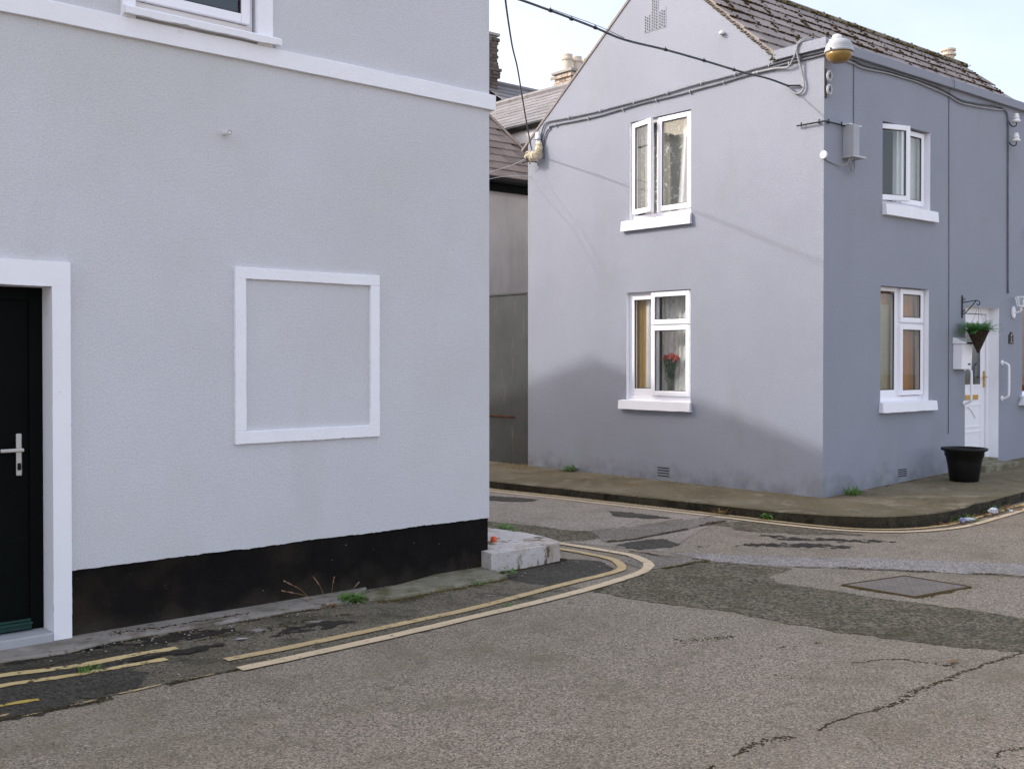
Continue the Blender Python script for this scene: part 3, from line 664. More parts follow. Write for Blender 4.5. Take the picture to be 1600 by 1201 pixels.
# loose grit
gm = MB(); rg = random.Random(5)
for i in range(420):
    if i < 240:
        x, y = rg.uniform(-2.2, 3.2), rg.uniform(4.3, 9.5); r = rg.uniform(0.002, 0.0055)
    else:
        t = rg.random(); x = -2.6 + 2.5 * t + rg.gauss(0, .10); y = 6.05 + 2.35 * t + rg.gauss(0, .10); r = rg.uniform(0.002, 0.007)
    gm.blob((x, y, 0.012 + r * .3), r * 1.3, r, r * .7, rg)
tag(gm.build('grit', 'grit', fr='W', loc=(0, 0, 0)), kind='stuff')

# manhole cover
mh = root('manhole_cover', (2.88, 8.03, 0), 'W', 'rusty square metal manhole cover set in the road', 'manhole cover')
mc = [Vector((2.41, 8.07, 0)), Vector((2.99, 8.41, 0)), Vector((3.33, 8.0, 0)), Vector((2.79, 7.65, 0))]
cen = sum(mc, Vector()) / 4
ins = [cen + (p - cen) * 0.955 for p in mc]
fm = MB()
for i in range(4):
    a, b, c, d = mc[i], mc[(i + 1) % 4], ins[(i + 1) % 4], ins[i]
    fm.prism([(p.x, p.y, -0.02) for p in (a, b, c, d)], (0, 0, 0.033))
fm.build('frame', 'manhole_frame', mh)
pl = MB(); i2 = [cen + (p - cen) * 0.935 for p in mc]
pl.prism([(p.x, p.y, -0.02) for p in i2], (0, 0, 0.029))
ax, ay = (i2[1] - i2[0]), (i2[3] - i2[0])
for i in range(1, 12):
    for j in range(1, 12):
        c = i2[0] + ax * (i / 12) + ay * (j / 12); d_ = (ax.normalized() if (i + j) % 2 else ay.normalized()) * 0.014; e_ = Vector((-d_.y, d_.x, 0)) * 0.35
        pl.prism([(q.x, q.y, 0.008) for q in (c - d_ - e_, c + d_ - e_, c + d_ + e_, c - d_ + e_)], (0, 0, 0.003))
pl.build('plate', 'manhole_plate', mh)
for k, i in enumerate((0, 1, 2, 3)):
    crack([tuple(mc[i])[:2], tuple((mc[i] + mc[(i + 1) % 4]) / 2)[:2], tuple(mc[(i + 1) % 4])[:2]], 0.008, 'moss_green' if i in (2, 3) else 'moss', seed=50 + k, z=0.008, dens=90 if i in (2, 3) else 40, blob=0.013)

# ------------------------------------------------------------------ windows
def bars(mb, x0, x1, z0, z1, w, y0, y1):
    mb.box(x0, x0 + w, y0, y1, z0, z1); mb.box(x1 - w, x1, y0, y1, z0, z1)
    mb.box(x0 + w, x1 - w, y0, y1, z0, z0 + w); mb.box(x0 + w, x1 - w, y0, y1, z1 - w, z1)
def window(parent, loc, rotz, W, H, rev, fixed=(), sashes=(), mull=(), sill=None, fmat='upvc', gmat='window_glass', fw_=0.05, foot=0.06, sill_mat='paint_white'):
    """x right, y inward, origin at the opening's lower left on the wall face.
    fixed: (x0,x1,z0,z1) panes in the frame; sashes: (x0,x1,z0,z1,open angle); sill: (left overhang, right overhang, height, projection)"""
    f = MB(); d0, d1 = rev, rev + 0.06
    f.box(0, fw_, d0, d1, 0, H); f.box(W - fw_, W, d0, d1, 0, H)
    f.box(fw_, W - fw_, d0, d1, 0, foot); f.box(fw_, W - fw_, d0, d1, H - fw_, H)
    for (x0, x1, z0, z1) in mull: f.box(x0, x1, d0 + 0.002, d1 - 0.002, z0, z1)
    win = f.build('window', fmat, parent, loc=loc, rotz=rotz, bevel=0.004)
    for (x0, x1, z0, z1) in fixed:
        p = MB(); p.box(x0 - .004, x1 + .004, d0 + 0.024, d0 + 0.036, z0 - .004, z1 + .004); p.build('pane', gmat, win)
        b = MB(); bars(b, x0 - .001, x1 + .001, z0 - .001, z1 + .001, 0.010, d0 + 0.012, d0 + 0.0235); b.build('glazing_seal', 'iron_black', win)
    for (x0, x1, z0, z1, ang) in sashes:
        s = MB(); w = 0.062
        bars(s, 0, x1 - x0, 0, z1 - z0, w, -0.022, 0.030)
        so = s.build('sash', fmat, win, loc=(x0, d0 - 0.012, z0), rotz=-R(ang), bevel=0.006)
        p = MB(); p.box(w - .004, x1 - x0 - w + .004, 0.0, 0.012, w - .004, z1 - z0 - w + .004); po = p.build('pane', gmat, win, loc=(x0, d0 - 0.012, z0), rotz=-R(ang))
        b = MB(); bars(b, w - .001, x1 - x0 - w + .001, w - .001, z1 - z0 - w + .001, 0.009, -0.011, -0.0005)
        b.build('glazing_seal', 'iron_black', win, loc=(x0, d0 - 0.012, z0), rotz=-R(ang))
    if sill:
        ol, orr, h, pr = sill
        s = MB()
        prof = [(-pr, -h), (0.0, -h), (rev + .02, -h + .03), (rev + .02, 0.012), (-pr + 0.012, -0.006)]
        xs = [-ol, W + orr]
        n = 14; vs = []
        for i in range(n + 1):
            x = xs[0] + (xs[1] - xs[0]) * i / n
            for k, (y, z) in enumerate(prof):
                j = 0.004 * noise.noise(Vector((x * 7 + loc[0], y * 9 + loc[2], z * 7 + k)))
                yy = y + (j if k in (0, 4) else 0)
                if y > 0: x_ = min(max(x, 0.004), W - 0.004) if i in (0, n) else min(max(x, 0.004), W - .004)
                else: x_ = x
                vs.append((x_, yy, z + j))
        m_ = len(prof); fs = [(i * m_ + k, i * m_ + (k + 1) % m_, (i + 1) * m_ + (k + 1) % m_, (i + 1) * m_ + k) for i in range(n) for k in range(m_)]
        fs += [tuple(range(m_)), tuple(n * m_ + k for k in range(m_))[::-1]]
        s.add(vs, fs); s.build('sill', sill_mat, win, bevel=0.006)
    return win
def curtain(name, fr, o, rotz, x0, x1, y, z0, z1, m, label, amp=0.02, waves=7, seed=1, lean=0.0):
    mb = MB(); n = 60; k = 6; vs = []
    for j in range(k + 1):
        t = j / k
        for i in range(n + 1):
            u = i / n; x = x0 + (x1 - x0) * u + lean * (1 - t) * (1 - u)
            yy = y + amp * (0.6 + .4 * (1 - t)) * math.sin(u * waves * 6.283 + 1.3 * noise.noise(Vector((u * 3, seed, t)))) + 0.3 * amp * noise.noise(Vector((u * 14, t * 2, seed)))
            vs.append((x, yy, z0 + (z1 - z0) * t))
    mb.add(vs, [(j * (n + 1) + i, j * (n + 1) + i + 1, (j + 1) * (n + 1) + i + 1, (j + 1) * (n + 1) + i) for j in range(k) for i in range(n)])
    mb.open = True
    ob = mb.build(name, m, fr=fr, loc=o, rotz=rotz, smooth=True)
    return tag(ob, label, 'curtain')

# ------------------------------------------------------------------ the near house
hA = root('corner_house', (0, 0, 0), 'A', 'pale grey rendered corner house with white band and black painted plinth', 'house')
DOOR = (-4.32, -3.396, 0.06, 2.074); UPW = (-2.89, -2.06, 3.785, 4.95)
DEEP = 12.0; ZE = 5.9; FLAT_Y = 5.15; RIDGE_Y, RIDGE_Z = 8.92, 6.38  # unseen roof outline, flat front sized to block sun from the footpath
w = MB()
fA = lambda u, z, d=0.0: (u, d, z)
xs = [-9.0 + i * 0.02 for i in range(int(9.0 / 0.02) - 1)] + [-0.03]
PT = 0.410
def pz(x): return PT + 0.006 * noise.noise(Vector((x * 2.2, 3, 0))) + 0.005 * noise.noise(Vector((x * 11, 9, 0))) + 0.004 * noise.noise(Vector((x * 37, 9, 0))) + .022 * max(0, noise.noise(Vector((x * 13, 29, 0))) - .38)
for a, b in zip(xs, xs[1:]):
    if b < DOOR[0] + .001 or a > DOOR[1] - .001:
        a_ = a; b_ = b
        w.quad((a_, 0, pz(a_)), (b_, 0, pz(b_)), (b_, 0, 0.46), (a_, 0, 0.46))
        w.quad((a_, 0, pz(a_)), (b_, 0, pz(b_)), (b_, 0.04, pz(b_) + .006), (a_, 0.04, pz(a_) + .006))
# short pieces closing the strip against the door opening
for a, b in ((max(x for x in xs if x < DOOR[0] + .001), DOOR[0]), (DOOR[1], min(x for x in xs if x > DOOR[1] - .001))):
    if b - a > 1e-4: w.quad((a, 0, pz(a)), (b, 0, pz(b)), (b, 0, .46), (a, 0, .46))
cells(w, fA, [-9.0, -0.03], [0.46, ZE], [(DOOR[0], DOOR[1], 0.46, DOOR[3]), UPW])
for h, d, s_ in ((UPW, 0.10, 'lrtb'),): reveal(w, fA, h, d, s_)
arc = [(-0.03 + 0.03 * math.sin(a), 0.03 - 0.03 * math.cos(a)) for a in (R(i * 15) for i in range(7))]
for (x0, y0), (x1, y1) in zip(arc, arc[1:]):
    w.quad((x0, y0, PT), (x1, y1, PT), (x1, y1, ZE), (x0, y0, ZE))
w.add([(0, 0.03, PT), (0, DEEP, PT), (0, DEEP, 5.60), (0, RIDGE_Y, RIDGE_Z), (0, FLAT_Y, 5.22), (0, FLAT_Y, ZE), (0, 0.03, ZE)], [(0, 1, 2, 3, 4, 5, 6)])
w.add([(-9, 0, 0), (-9, DEEP, 0), (-9, DEEP, 5.60), (-9, RIDGE_Y, RIDGE_Z), (-9, FLAT_Y, 5.22), (-9, FLAT_Y, ZE), (-9, 0, ZE)], [(0, 1, 2, 3, 4, 5, 6)])
w.quad((-9, DEEP, 0), (0, DEEP, 0), (0, DEEP, 5.60), (-9, DEEP, 5.60))
w.quad((-9, 0.4, 0), (0, 0.4, 0), (0, 0.4, -0.1), (-9, 0.4, -0.1))
w.open = True
w.build('wall', 'render_pale', hA)
p = MB()
for x0, x1 in ((-9.0, -4.43), (-3.289, -0.022)):
    n = 50
    for i in range(n):
        a, b = x0 + (x1 - x0) * i / n, x0 + (x1 - x0) * (i + 1) / n
        ya, yb = 0.012 + 0.004 * noise.noise(Vector((a * 5, 0, 0))), 0.012 + 0.004 * noise.noise(Vector((b * 5, 0, 0)))
        p.quad((a, ya, -0.05), (b, yb, -0.05), (b, yb, PT + .03), (a, ya, PT + .03))
p.quad((-0.022, 0.012, -0.05), (-0.014, 0.03, -0.05), (-0.014, 0.03, PT + .02), (-0.022, 0.012, PT + .02))
p.quad((-0.014, 0.03, -0.05), (-0.014, DEEP, -0.05), (-0.014, DEEP, PT + .02), (-0.014, 0.03, PT + .02))
p.open = True
p.build('plinth', 'plinth_black', hA)
s = MB()      # string course
n = 70; vs = []
prof = [(0.004, 3.604), (-0.028, 3.604), (-0.030, 3.716), (-0.02, 3.722), (0.004, 3.726)]
for i in range(n + 1):
    x = -9 + 9.028 * i / n
    for k, (y, z) in enumerate(prof): vs.append((x, y, z + 0.004 * noise.noise(Vector((x * 2.5, k, 1))) + .002 * noise.noise(Vector((x * 15, k, 1)))))
vs += [(0.004, DEEP, z) if k in (0, 4) else (0.028, DEEP, z) for k, (y, z) in enumerate(prof)]
base = n * 5
m_ = 5
fs = [(i * m_ + k, i * m_ + (k + 1) % m_, (i + 1) * m_ + (k + 1) % m_, (i + 1) * m_ + k) for i in range(n + 1) for k in range(m_)]
s.add(vs, fs); s.build('string_course', 'paint_white_old', hA)
def frame_band(mb, x0, x1, z0, z1, wl_, wr, wb, wt, th, jit=0.004, seed=1, y=0.0):
    """flat raised surround with uneven edges; outer rectangle x0..x1, z0..z1"""
    def strip(a, b, wd, inward):
        L = (b - a).length; n_ = max(2, int(L / 0.014)); t = (b - a).normalized()
        vs_ = []
        for i in range(n_ + 1):
            c = a.lerp(b, i / n_)
            jo = jit * (.3 * noise.noise(c * 5 + Vector((seed, 0, 0))) + noise.noise(c * 31 + Vector((seed, 4, 0))) * .35 + 3.0 * max(0, noise.noise(c * 17 + Vector((seed, 14, 0))) - .42))
            ji = jit * (.3 * noise.noise(c * 5 + Vector((seed, 9, 0))) + noise.noise(c * 31 + Vector((seed, 7, 0))) * .35 - 3.0 * max(0, noise.noise(c * 17 + Vector((seed, 19, 0))) - .42))
            o_ = c + inward * jo; i_ = c + inward * (wd + ji)
            vs_ += [o_ + Vector((0, y + .003, 0)), o_ + Vector((0, y - th, 0)), i_ + Vector((0, y - th, 0)), i_ + Vector((0, y + .003, 0))]
        fs_ = [(4 * i + k, 4 * i + (k + 1) % 4, 4 * i + 4 + (k + 1) % 4, 4 * i + 4 + k) for i in range(n_) for k in range(4)]
        fs_ += [(0, 1, 2, 3), (4 * n_ + 3, 4 * n_ + 2, 4 * n_ + 1, 4 * n_)]
        mb.add(vs_, fs_)
    X, Z = Vector((1, 0, 0)), Vector((0, 0, 1))
    if wt: strip(Vector((x0, 0, z1)), Vector((x1, 0, z1)), wt, -Z)
    if wb: strip(Vector((x0, 0, z0)), Vector((x1, 0, z0)), wb, Z)
    if wl_: strip(Vector((x0, 0, z0 + wb)), Vector((x0, 0, z1 - wt)), wl_, X)
    if wr: strip(Vector((x1, 0, z0 + wb)), Vector((x1, 0, z1 - wt)), wr, -X)
b = MB(); frame_band(b, -2.222, -1.079, 1.099, 2.254, 0.078, 0.078, 0.083, 0.074, 0.022, jit=0.0065, seed=2)
bw = b.build('blind_window', 'paint_white_old', hA, bevel=0.003); bw['label'] = 'white painted frame round a blocked up window'
b = MB()
frame_band(b, -4.43, -3.289, 0.0, 2.220, 0.105, 0.106, 0.0, 0.146, 0.03, jit=0.003, seed=5)
b.quad((-3.396, -0.03, 0.0), (-3.396, 0.14, 0.0), (-3.396, 0.14, 2.074), (-3.396, -0.03, 2.074))
b.quad((-4.32, -0.03, 0.0), (-4.32, 0.14, 0.0), (-4.32, 0.14, 2.074), (-4.32, -0.03, 2.074))
b.quad((-4.32, -0.03, 2.072), (-3.396, -0.03, 2.072), (-3.396, 0.14, 2.072), (-4.32, 0.14, 2.072))
b.build('door_surround', 'paint_white', hA)
d = MB(); d.box(-4.32, -3.396, 0.14, 0.20, 0.07, 2.074)
dr = d.build('door', 'door_black', hA)
d = MB(); bars(d, -4.318, -3.398, 0.075, 2.072, 0.075, 0.122, 0.1395); d.build('door_frame', 'door_black', dr, bevel=0.004)
d = MB(); d.box(-4.30, -3.475, 0.095, 0.139, 0.085, 0.115); d.box(-4.30, -3.475, 0.075, 0.139, 0.116, 0.127); d.box(-4.30, -3.475, 0.11, 0.139, 0.128, 0.14); d.build('weather_bar', 'bar_green', dr, bevel=0.002)
hd = MB(); hd.box(-3.548, -3.514, 0.128, 0.1395, 0.975, 1.222)
hd.build('handle_plate', 'steel', dr, bevel=0.012)
hd = MB(); hd.tube([(-3.531, 0.13, 1.127), (-3.531, 0.09, 1.127)], 0.013, 12); hd.box(-3.650, -3.518, 0.076, 0.091, 1.117, 1.139)
hd.build('handle', 'steel', dr, bevel=0.005)
hd = MB(); hd.lathe([(0.009, -0.02), (0.011, 0), (0.009, 0.02)], (-3.531, 0.124, 1.03), 10); hd.build('keyhole', 'plastic_black', dr)
d = MB(); d.box(-4.33, -3.40, -0.045, 0.14, -0.02, 0.072); d.build('door_step', 'step_grey', hA, bevel=0.008)
# upper window of the near house
b = MB()
frame_band(b, -2.97, -1.945, 3.722, 5.05, 0.082, 0.115, 0.0, 0.1, 0.028, jit=0.004, seed=8)
b.quad((-2.06, -0.028, 3.78), (-2.06, 0.06, 3.78), (-2.06, 0.06, 4.95), (-2.06, -0.028, 4.95))
b.build('window_surround', 'paint_white_old', hA)
win = window(hA, (-2.888, 0.0, 3.785), 0, 0.826, 1.163, 0.035, sashes=((0.012, 0.79, 0.062, 1.15, 0),), fmat='upvc', gmat='window_glass_frost', foot=0.058)
sl = MB(); vs = []; n = 30
for i in range(n + 1):
    x = -2.968 + (2.968 - 1.905) * i / n; j = 0.006 * noise.noise(Vector((x * 6, 0, 0))) + 0.005 * noise.noise(Vector((x * 25, 5, 0)))
    for (y, z) in ((0.034, 3.745), (-0.075, 3.731 + j), (-0.077, 3.770), (-0.06, 3.782), (0.034, 3.796)): vs.append((x, y, z))
sl.add(vs, [(i * 5 + k, i * 5 + (k + 1) % 5, i * 5 + 5 + (k + 1) % 5, i * 5 + 5 + k) for i in range(n) for k in range(5)] + [(0, 1, 2, 3, 4), tuple(n * 5 + k for k in (4, 3, 2, 1, 0))])
sl.build('sill', 'paint_white_old', hA)
d = MB(); d.box(-2.88, -2.07, 0.028, 0.034, 3.80, 3.842); d.build('window_foot', 'upvc_aged', hA, bevel=0.002)
# unseen roof of the near house; raised flat front added to shade the footpath
rf = MB()
for (y0, z0, y1, z1) in ((-0.12, ZE, FLAT_Y, ZE), (FLAT_Y, 5.20, RIDGE_Y, RIDGE_Z - .05), (DEEP + .15, 5.54, RIDGE_Y, RIDGE_Z - .05)):
    rf.add([(-9.1, y0, z0), (0.06, y0, z0), (0.06, y1, z1), (-9.1, y1, z1), (-9.1, y0, z0 + .07), (0.06, y0, z0 + .07), (0.06, y1, z1 + .07), (-9.1, y1, z1 + .07)],
           [(0, 3, 2, 1), (4, 5, 6, 7), (0, 1, 5, 4), (1, 2, 6, 5), (2, 3, 7, 6), (3, 0, 4, 7)])
rf.build('roof', 'slate', hA)
t = MB(); t.tube([(-2.289, 0.02, 3.112), (-2.289, -0.075, 3.106)], 0.0145, 12, cap=False); t.tube([(-2.289, 0.02, 3.112), (-2.289, -0.074, 3.106)], 0.011, 12)
t.build('overflow_pipe', 'pipe_white', hA, smooth=False)
# inside the near house upper window
tag(curtain('window_blind', 'A', (0, 0, 0), 0, -2.9, -2.05, 0.25, 3.7, 5.0, 'curtain_olive', 'dim blind behind the upstairs window of the pale house', 0.004, 2), None, 'blind')

# ------------------------------------------------------------------ the far house
hB = root('gable_house', (0, 0, 0), 'B', 'lilac grey rendered end house with white windows and slate gable roof', 'house')
LB, LG_ = 7.9, 4.927
GU = dict(up=(1.893, 2.925, 3.462, 4.735), lo=(1.896, 2.980, 1.128, 2.523))            # gable openings (u0,u1,z0,z1)
SU = dict(up=(1.195, 2.285, 3.487, 4.452), lo=(1.164, 2.265, 1.148, 2.521), door=(3.185, 4.105, 0.25, 2.345), nx=(4.79, 5.85, 1.148, 2.50), nxu=(4.95, 6.0, 3.487, 4.452))
fG = lambda u, z, d=0.0: (d, u, z)
fS = lambda u, z, d=0.0: (u, d, z)
RG = 0.05; RSt = 0.09; RD = 0.13
w = MB()
cells(w, fG, [0, LG_], [-0.05, 4.755], list(GU.values()))
w.quad((0, 0, 4.755), (0, 0.617, 4.755), (0, 0.617, 5.068), (0, 0, 5.068))
w.add([(0, 0.617, 4.755), (0, LG_, 4.755), (0, 2.453, 6.690), (0, 0.617, 5.068)], [(0, 1, 2, 3)])
cells(w, fS, [0, LB], [-0.05, 5.068], list(SU.values()))
for h in GU.values(): reveal(w, fG, h, RG + .05, 't')
w.quad((LB, 0, -.05), (LB, LG_, -.05), (LB, LG_, 4.755), (LB, 0, 4.755))
w.add([(LB, 0, 4.755), (LB, LG_, 4.755), (LB, 2.453, 6.690), (LB, 0.617, 5.068), (LB, 0, 5.068)], [(0, 1, 2, 3, 4)])
w.quad((0, LG_, -.05), (LB, LG_, -.05), (LB, LG_, 4.755), (0, LG_, 4.755))
for h in (SU['up'], SU['lo'], SU['nx'], SU['nxu']): reveal(w, fS, h, RSt + .05, 't')
w.open = True
w.build('wall', 'render_lilac', hB)
for h, f_, d_, sd_ in [(h, fG, RG + .05, 'lrb') for h in GU.values()] + [(SU[k], fS, RSt + .05, 'lrb') for k in ('up', 'lo', 'nx', 'nxu')] + [(SU['door'], fS, RD + .05, 'lrt')]:
    rv = MB(); reveal(rv, f_, h, d_, sd_); rv.open = True; rv.build('white_reveal', 'paint_white', hB)
# partitions that keep the rooms dark
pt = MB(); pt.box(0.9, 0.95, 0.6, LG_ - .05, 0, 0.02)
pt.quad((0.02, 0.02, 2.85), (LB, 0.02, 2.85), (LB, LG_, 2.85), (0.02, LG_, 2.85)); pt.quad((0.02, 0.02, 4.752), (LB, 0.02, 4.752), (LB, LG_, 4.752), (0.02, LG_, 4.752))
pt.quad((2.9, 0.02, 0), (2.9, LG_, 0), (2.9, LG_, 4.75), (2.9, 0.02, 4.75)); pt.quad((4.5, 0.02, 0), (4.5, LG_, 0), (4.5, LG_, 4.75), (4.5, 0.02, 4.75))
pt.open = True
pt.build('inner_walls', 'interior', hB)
def gw(k): u0, u1, z0, z1 = GU[k]; return (0, u1, z0), -math.pi / 2, u1 - u0, z1 - z0
def sw(k): u0, u1, z0, z1 = SU[k]; return (u0, 0, z0), 0.0, u1 - u0, z1 - z0
loc, rz, W, H = gw('up')
window(hB, loc, rz, W, H, RG, fixed=(), sashes=((0.03, 0.455, 0.075, H - .02, 14), (0.475, W - .02, 0.075, H - .012, 0)), mull=((0.425, 0.50, 0.06, H - .05),), sill=(0.115, 0.025, 0.135, 0.055))
loc, rz, W, H = gw('lo')
window(hB, loc, rz, W, H, RG, fixed=((0.09, 0.405, 0.15, H - .095),), sashes=((0.415, W - .035, 0.065, 0.955, 0), (0.415, W - .035, 0.97, H - .012, 0)),
       mull=((0.05, 0.09, 0.06, H - .05), (0.09, 0.405, 0.06, 0.15), (0.09, 0.405, H - .095, H - .05), (0.405, 0.48, 0.06, H - .05), (0.48, W - .05, 0.93, 0.99)), sill=(0.10, 0.035, 0.12, 0.06))
loc, rz, W, H = sw('up')
window(hB, loc, rz, W, H, RSt, fixed=(), sashes=((0.012, 0.50, 0.055, H - .012, 17), (0.515, W - .04, 0.055, H - .012, 0)), mull=((0.47, 0.545, 0.06, H - .05),), sill=(0.0, 0.11, 0.135, 0.06), gmat='window_glass_dark')
loc, rz, W, H = sw('lo')
window(hB, loc, rz, W, H, RSt, fixed=((0.06, 0.47, 0.14, H - .07),), sashes=((0.54, W - .02, 0.07, 0.93, 0), (0.54, W - .02, 0.955, H - .012, 0)),
       mull=((0.47, 0.60, 0.06, H - .05), (0.05, 0.47, 0.06, 0.14), (0.60, W - .05, 0.92, 0.965)), sill=(0.03, 0.12, 0.12, 0.065), gmat='window_glass_dark')
loc, rz, W, H = sw('nx')
window(hB, loc, rz, W, H, RSt, fixed=((0.06, 0.43, 0.14, H - .07), (0.53, W - .06, 0.14, H - .07)), mull=((0.43, 0.53, 0.06, H - .05),), sill=(0.11, 0.11, 0.125, 0.085), gmat='window_glass_dark')
loc, rz, W, H = sw('nxu')
window(hB, loc, rz, W, H, RSt, fixed=((0.06, 0.43, 0.14, H - .07), (0.53, W - .06, 0.14, H - .07)), mull=((0.43, 0.53, 0.06, H - .05),), sill=(0.11, 0.11, 0.125, 0.085), gmat='window_glass_dark')
# front door of the far house
D0, D1, DZ0, DZ1 = SU['door']; DZ0 = 0.335
df = MB(); df.box(D0, D0 + .055, RD, RD + .06, DZ0, DZ1); df.box(D1 - .075, D1, RD, RD + .06, DZ0, DZ1); df.box(D0 + .055, D1 - .075, RD, RD + .06, DZ1 - .08, DZ1)
dB = df.build('door', 'upvc', hB, bevel=0.004); dB['label'] = 'white panelled front door with brass letterbox and handle'
a, b_ = D0 + .062, D1 - .082
lf = MB(); lf.box(a, b_, RD + .022, RD + .06, DZ0 + .01, DZ1 - .088); lf.build('door_leaf', 'upvc', dB, bevel=0.004)
yl = RD + .022
for (z0, z1, wd_) in ((0.47, 0.70, .018), (0.75, 1.06, .018), (1.30, 2.16, .022)):
    mo = MB(); bars(mo, a + .10, b_ - .12, z0, z1, wd_, yl - .008, yl + .001); mo.build('panel_moulding', 'upvc', dB)
mo = MB(); mo.tube(smoothline([(a + .16, yl - .004, 0.98), (a + .26, yl - .004, 1.03), (a + .38, yl - .004, 0.99), (a + .5, yl - .004, 0.88)]), 0.011, 6)
mo.build('scroll_moulding', 'upvc', dB)
gl = MB(); gl.box(a + .122, b_ - .142, yl - .004, yl - .001, 1.322, 2.138); gl.build('door_glass', 'window_glass_frost', dB)
br = MB(); br.box(a + .24, b_ - .2, yl - .012, yl - .0005, 1.12, 1.185); br.build('letterbox', 'brass', dB, bevel=0.004)
br = MB(); br.box(b_ - .055, b_ - .025, yl - .012, yl - .0005, 1.28, 1.50); br.tube([(b_ - .04, yl - .01, 1.42), (b_ - .04, yl - .05, 1.42), (b_ - .14, yl - .052, 1.415)], 0.010, 8); br.build('door_handle', 'brass', dB)
ths = MB(); ths.box(D0, D1, 0.003, RD + .02, 0.25, DZ0); ths.build('threshold', 'concrete_mossy', hB)
st = MB(); st.box(3.02, 3.92, -0.37, -0.004, 0.12, 0.318); st.build('door_step', 'concrete_mossy', hB, bevel=0.018)
# air vents
def vent(fr_f, u0, u1, z0, z1, n):
    v = MB()
    P = lambda u, z, d: fr_f(u, z, d)
    o_ = [P(u0, z0, .001), P(u1, z0, .001), P(u1, z1, .001), P(u0, z1, .001)]
    v.prism(o_, Vector(P(0, 0, -.004)) - Vector(P(0, 0, 0)))
    vo = v.build('air_vent', 'render_lilac', hB)
    for i in range(n):
        z = z0 + (z1 - z0) * (i + .5) / n; s_ = MB(); h = (z1 - z0) / n * .21
        s_.prism([P(u0 + .012, z - h, -.0035), P(u1 - .012, z - h, -.0035), P(u1 - .012, z + h, -.0035), P(u0 + .012, z + h, -.0035)], Vector(P(0, 0, -.003)) - Vector(P(0, 0, 0)))
        s_.build('vent_slot', 'iron_black', vo)
vent(fG, 2.228, 2.447, 0.165, 0.30, 4)
vent(fS, 1.55, 1.765, 0.243, 0.345, 4)
# cross shaped terracotta vent high in the gable: three perforated bricks
cr = MB(); ho = MB()
for (u0, u1, z0, z1) in ((2.552, 2.672, 5.835, 6.07), (2.432, 2.549, 5.835, 6.235), (2.305, 2.429, 5.835, 6.085)):
    cr.prism([(0.001, u0, z0), (0.001, u1, z0), (0.001, u1, z1), (0.001, u0, z1)], (-0.006, 0, 0))
    for i in range(3):
        for j in range(int((z1 - z0) / 0.036)):
            u = u0 + (u1 - u0) * (i + .75) / 3.5; z = z0 + .02 + j * .036 + (.016 if i % 2 else 0)
            if z > z1 - .02: continue
            ho.prism([(-0.0055, u - .008, z - .011), (-0.0055, u + .008, z - .011), (-0.0055, u + .008, z + .011), (-0.0055, u - .008, z + .011)], (-0.002, 0, 0))
co = cr.build('gable_vent', 'render_lilac', hB, bevel=0.002); tag(ho.build('vent_holes', 'iron_black', co), kind='stuff')
# eaves box and kneeler
e = MB(); n = 60; vs = []
prof = [(0.0, 5.066), (-0.055, 5.07), (-0.062, 5.172), (-0.05, 5.182), (0.30, 5.182), (0.30, 5.066)]
for i in range(n + 1):
    x = -0.06 + (LB + .06) * i / n
    for k, (y, z) in enumerate(prof): vs.append((x, y, z + .004 * noise.noise(Vector((x * 1.7, k * .2, 0)))))
m_ = 6
e.add(vs, [(i * m_ + k, i * m_ + (k + 1) % m_, i * m_ + m_ + (k + 1) % m_, i * m_ + m_ + k) for i in range(n) for k in range(m_)] + [tuple(range(m_)), tuple(n * m_ + k for k in range(m_ - 1, -1, -1))])
e.prism([(-0.055, 0.301, 5.07), (-0.055, 0.60, 5.066), (-0.055, 0.655, 5.10), (-0.055, 0.62, 5.175), (-0.055, 0.301, 5.18)], (0.30, 0, 0))
e.build('parapet', 'render_lilac', hB, bevel=0.004)
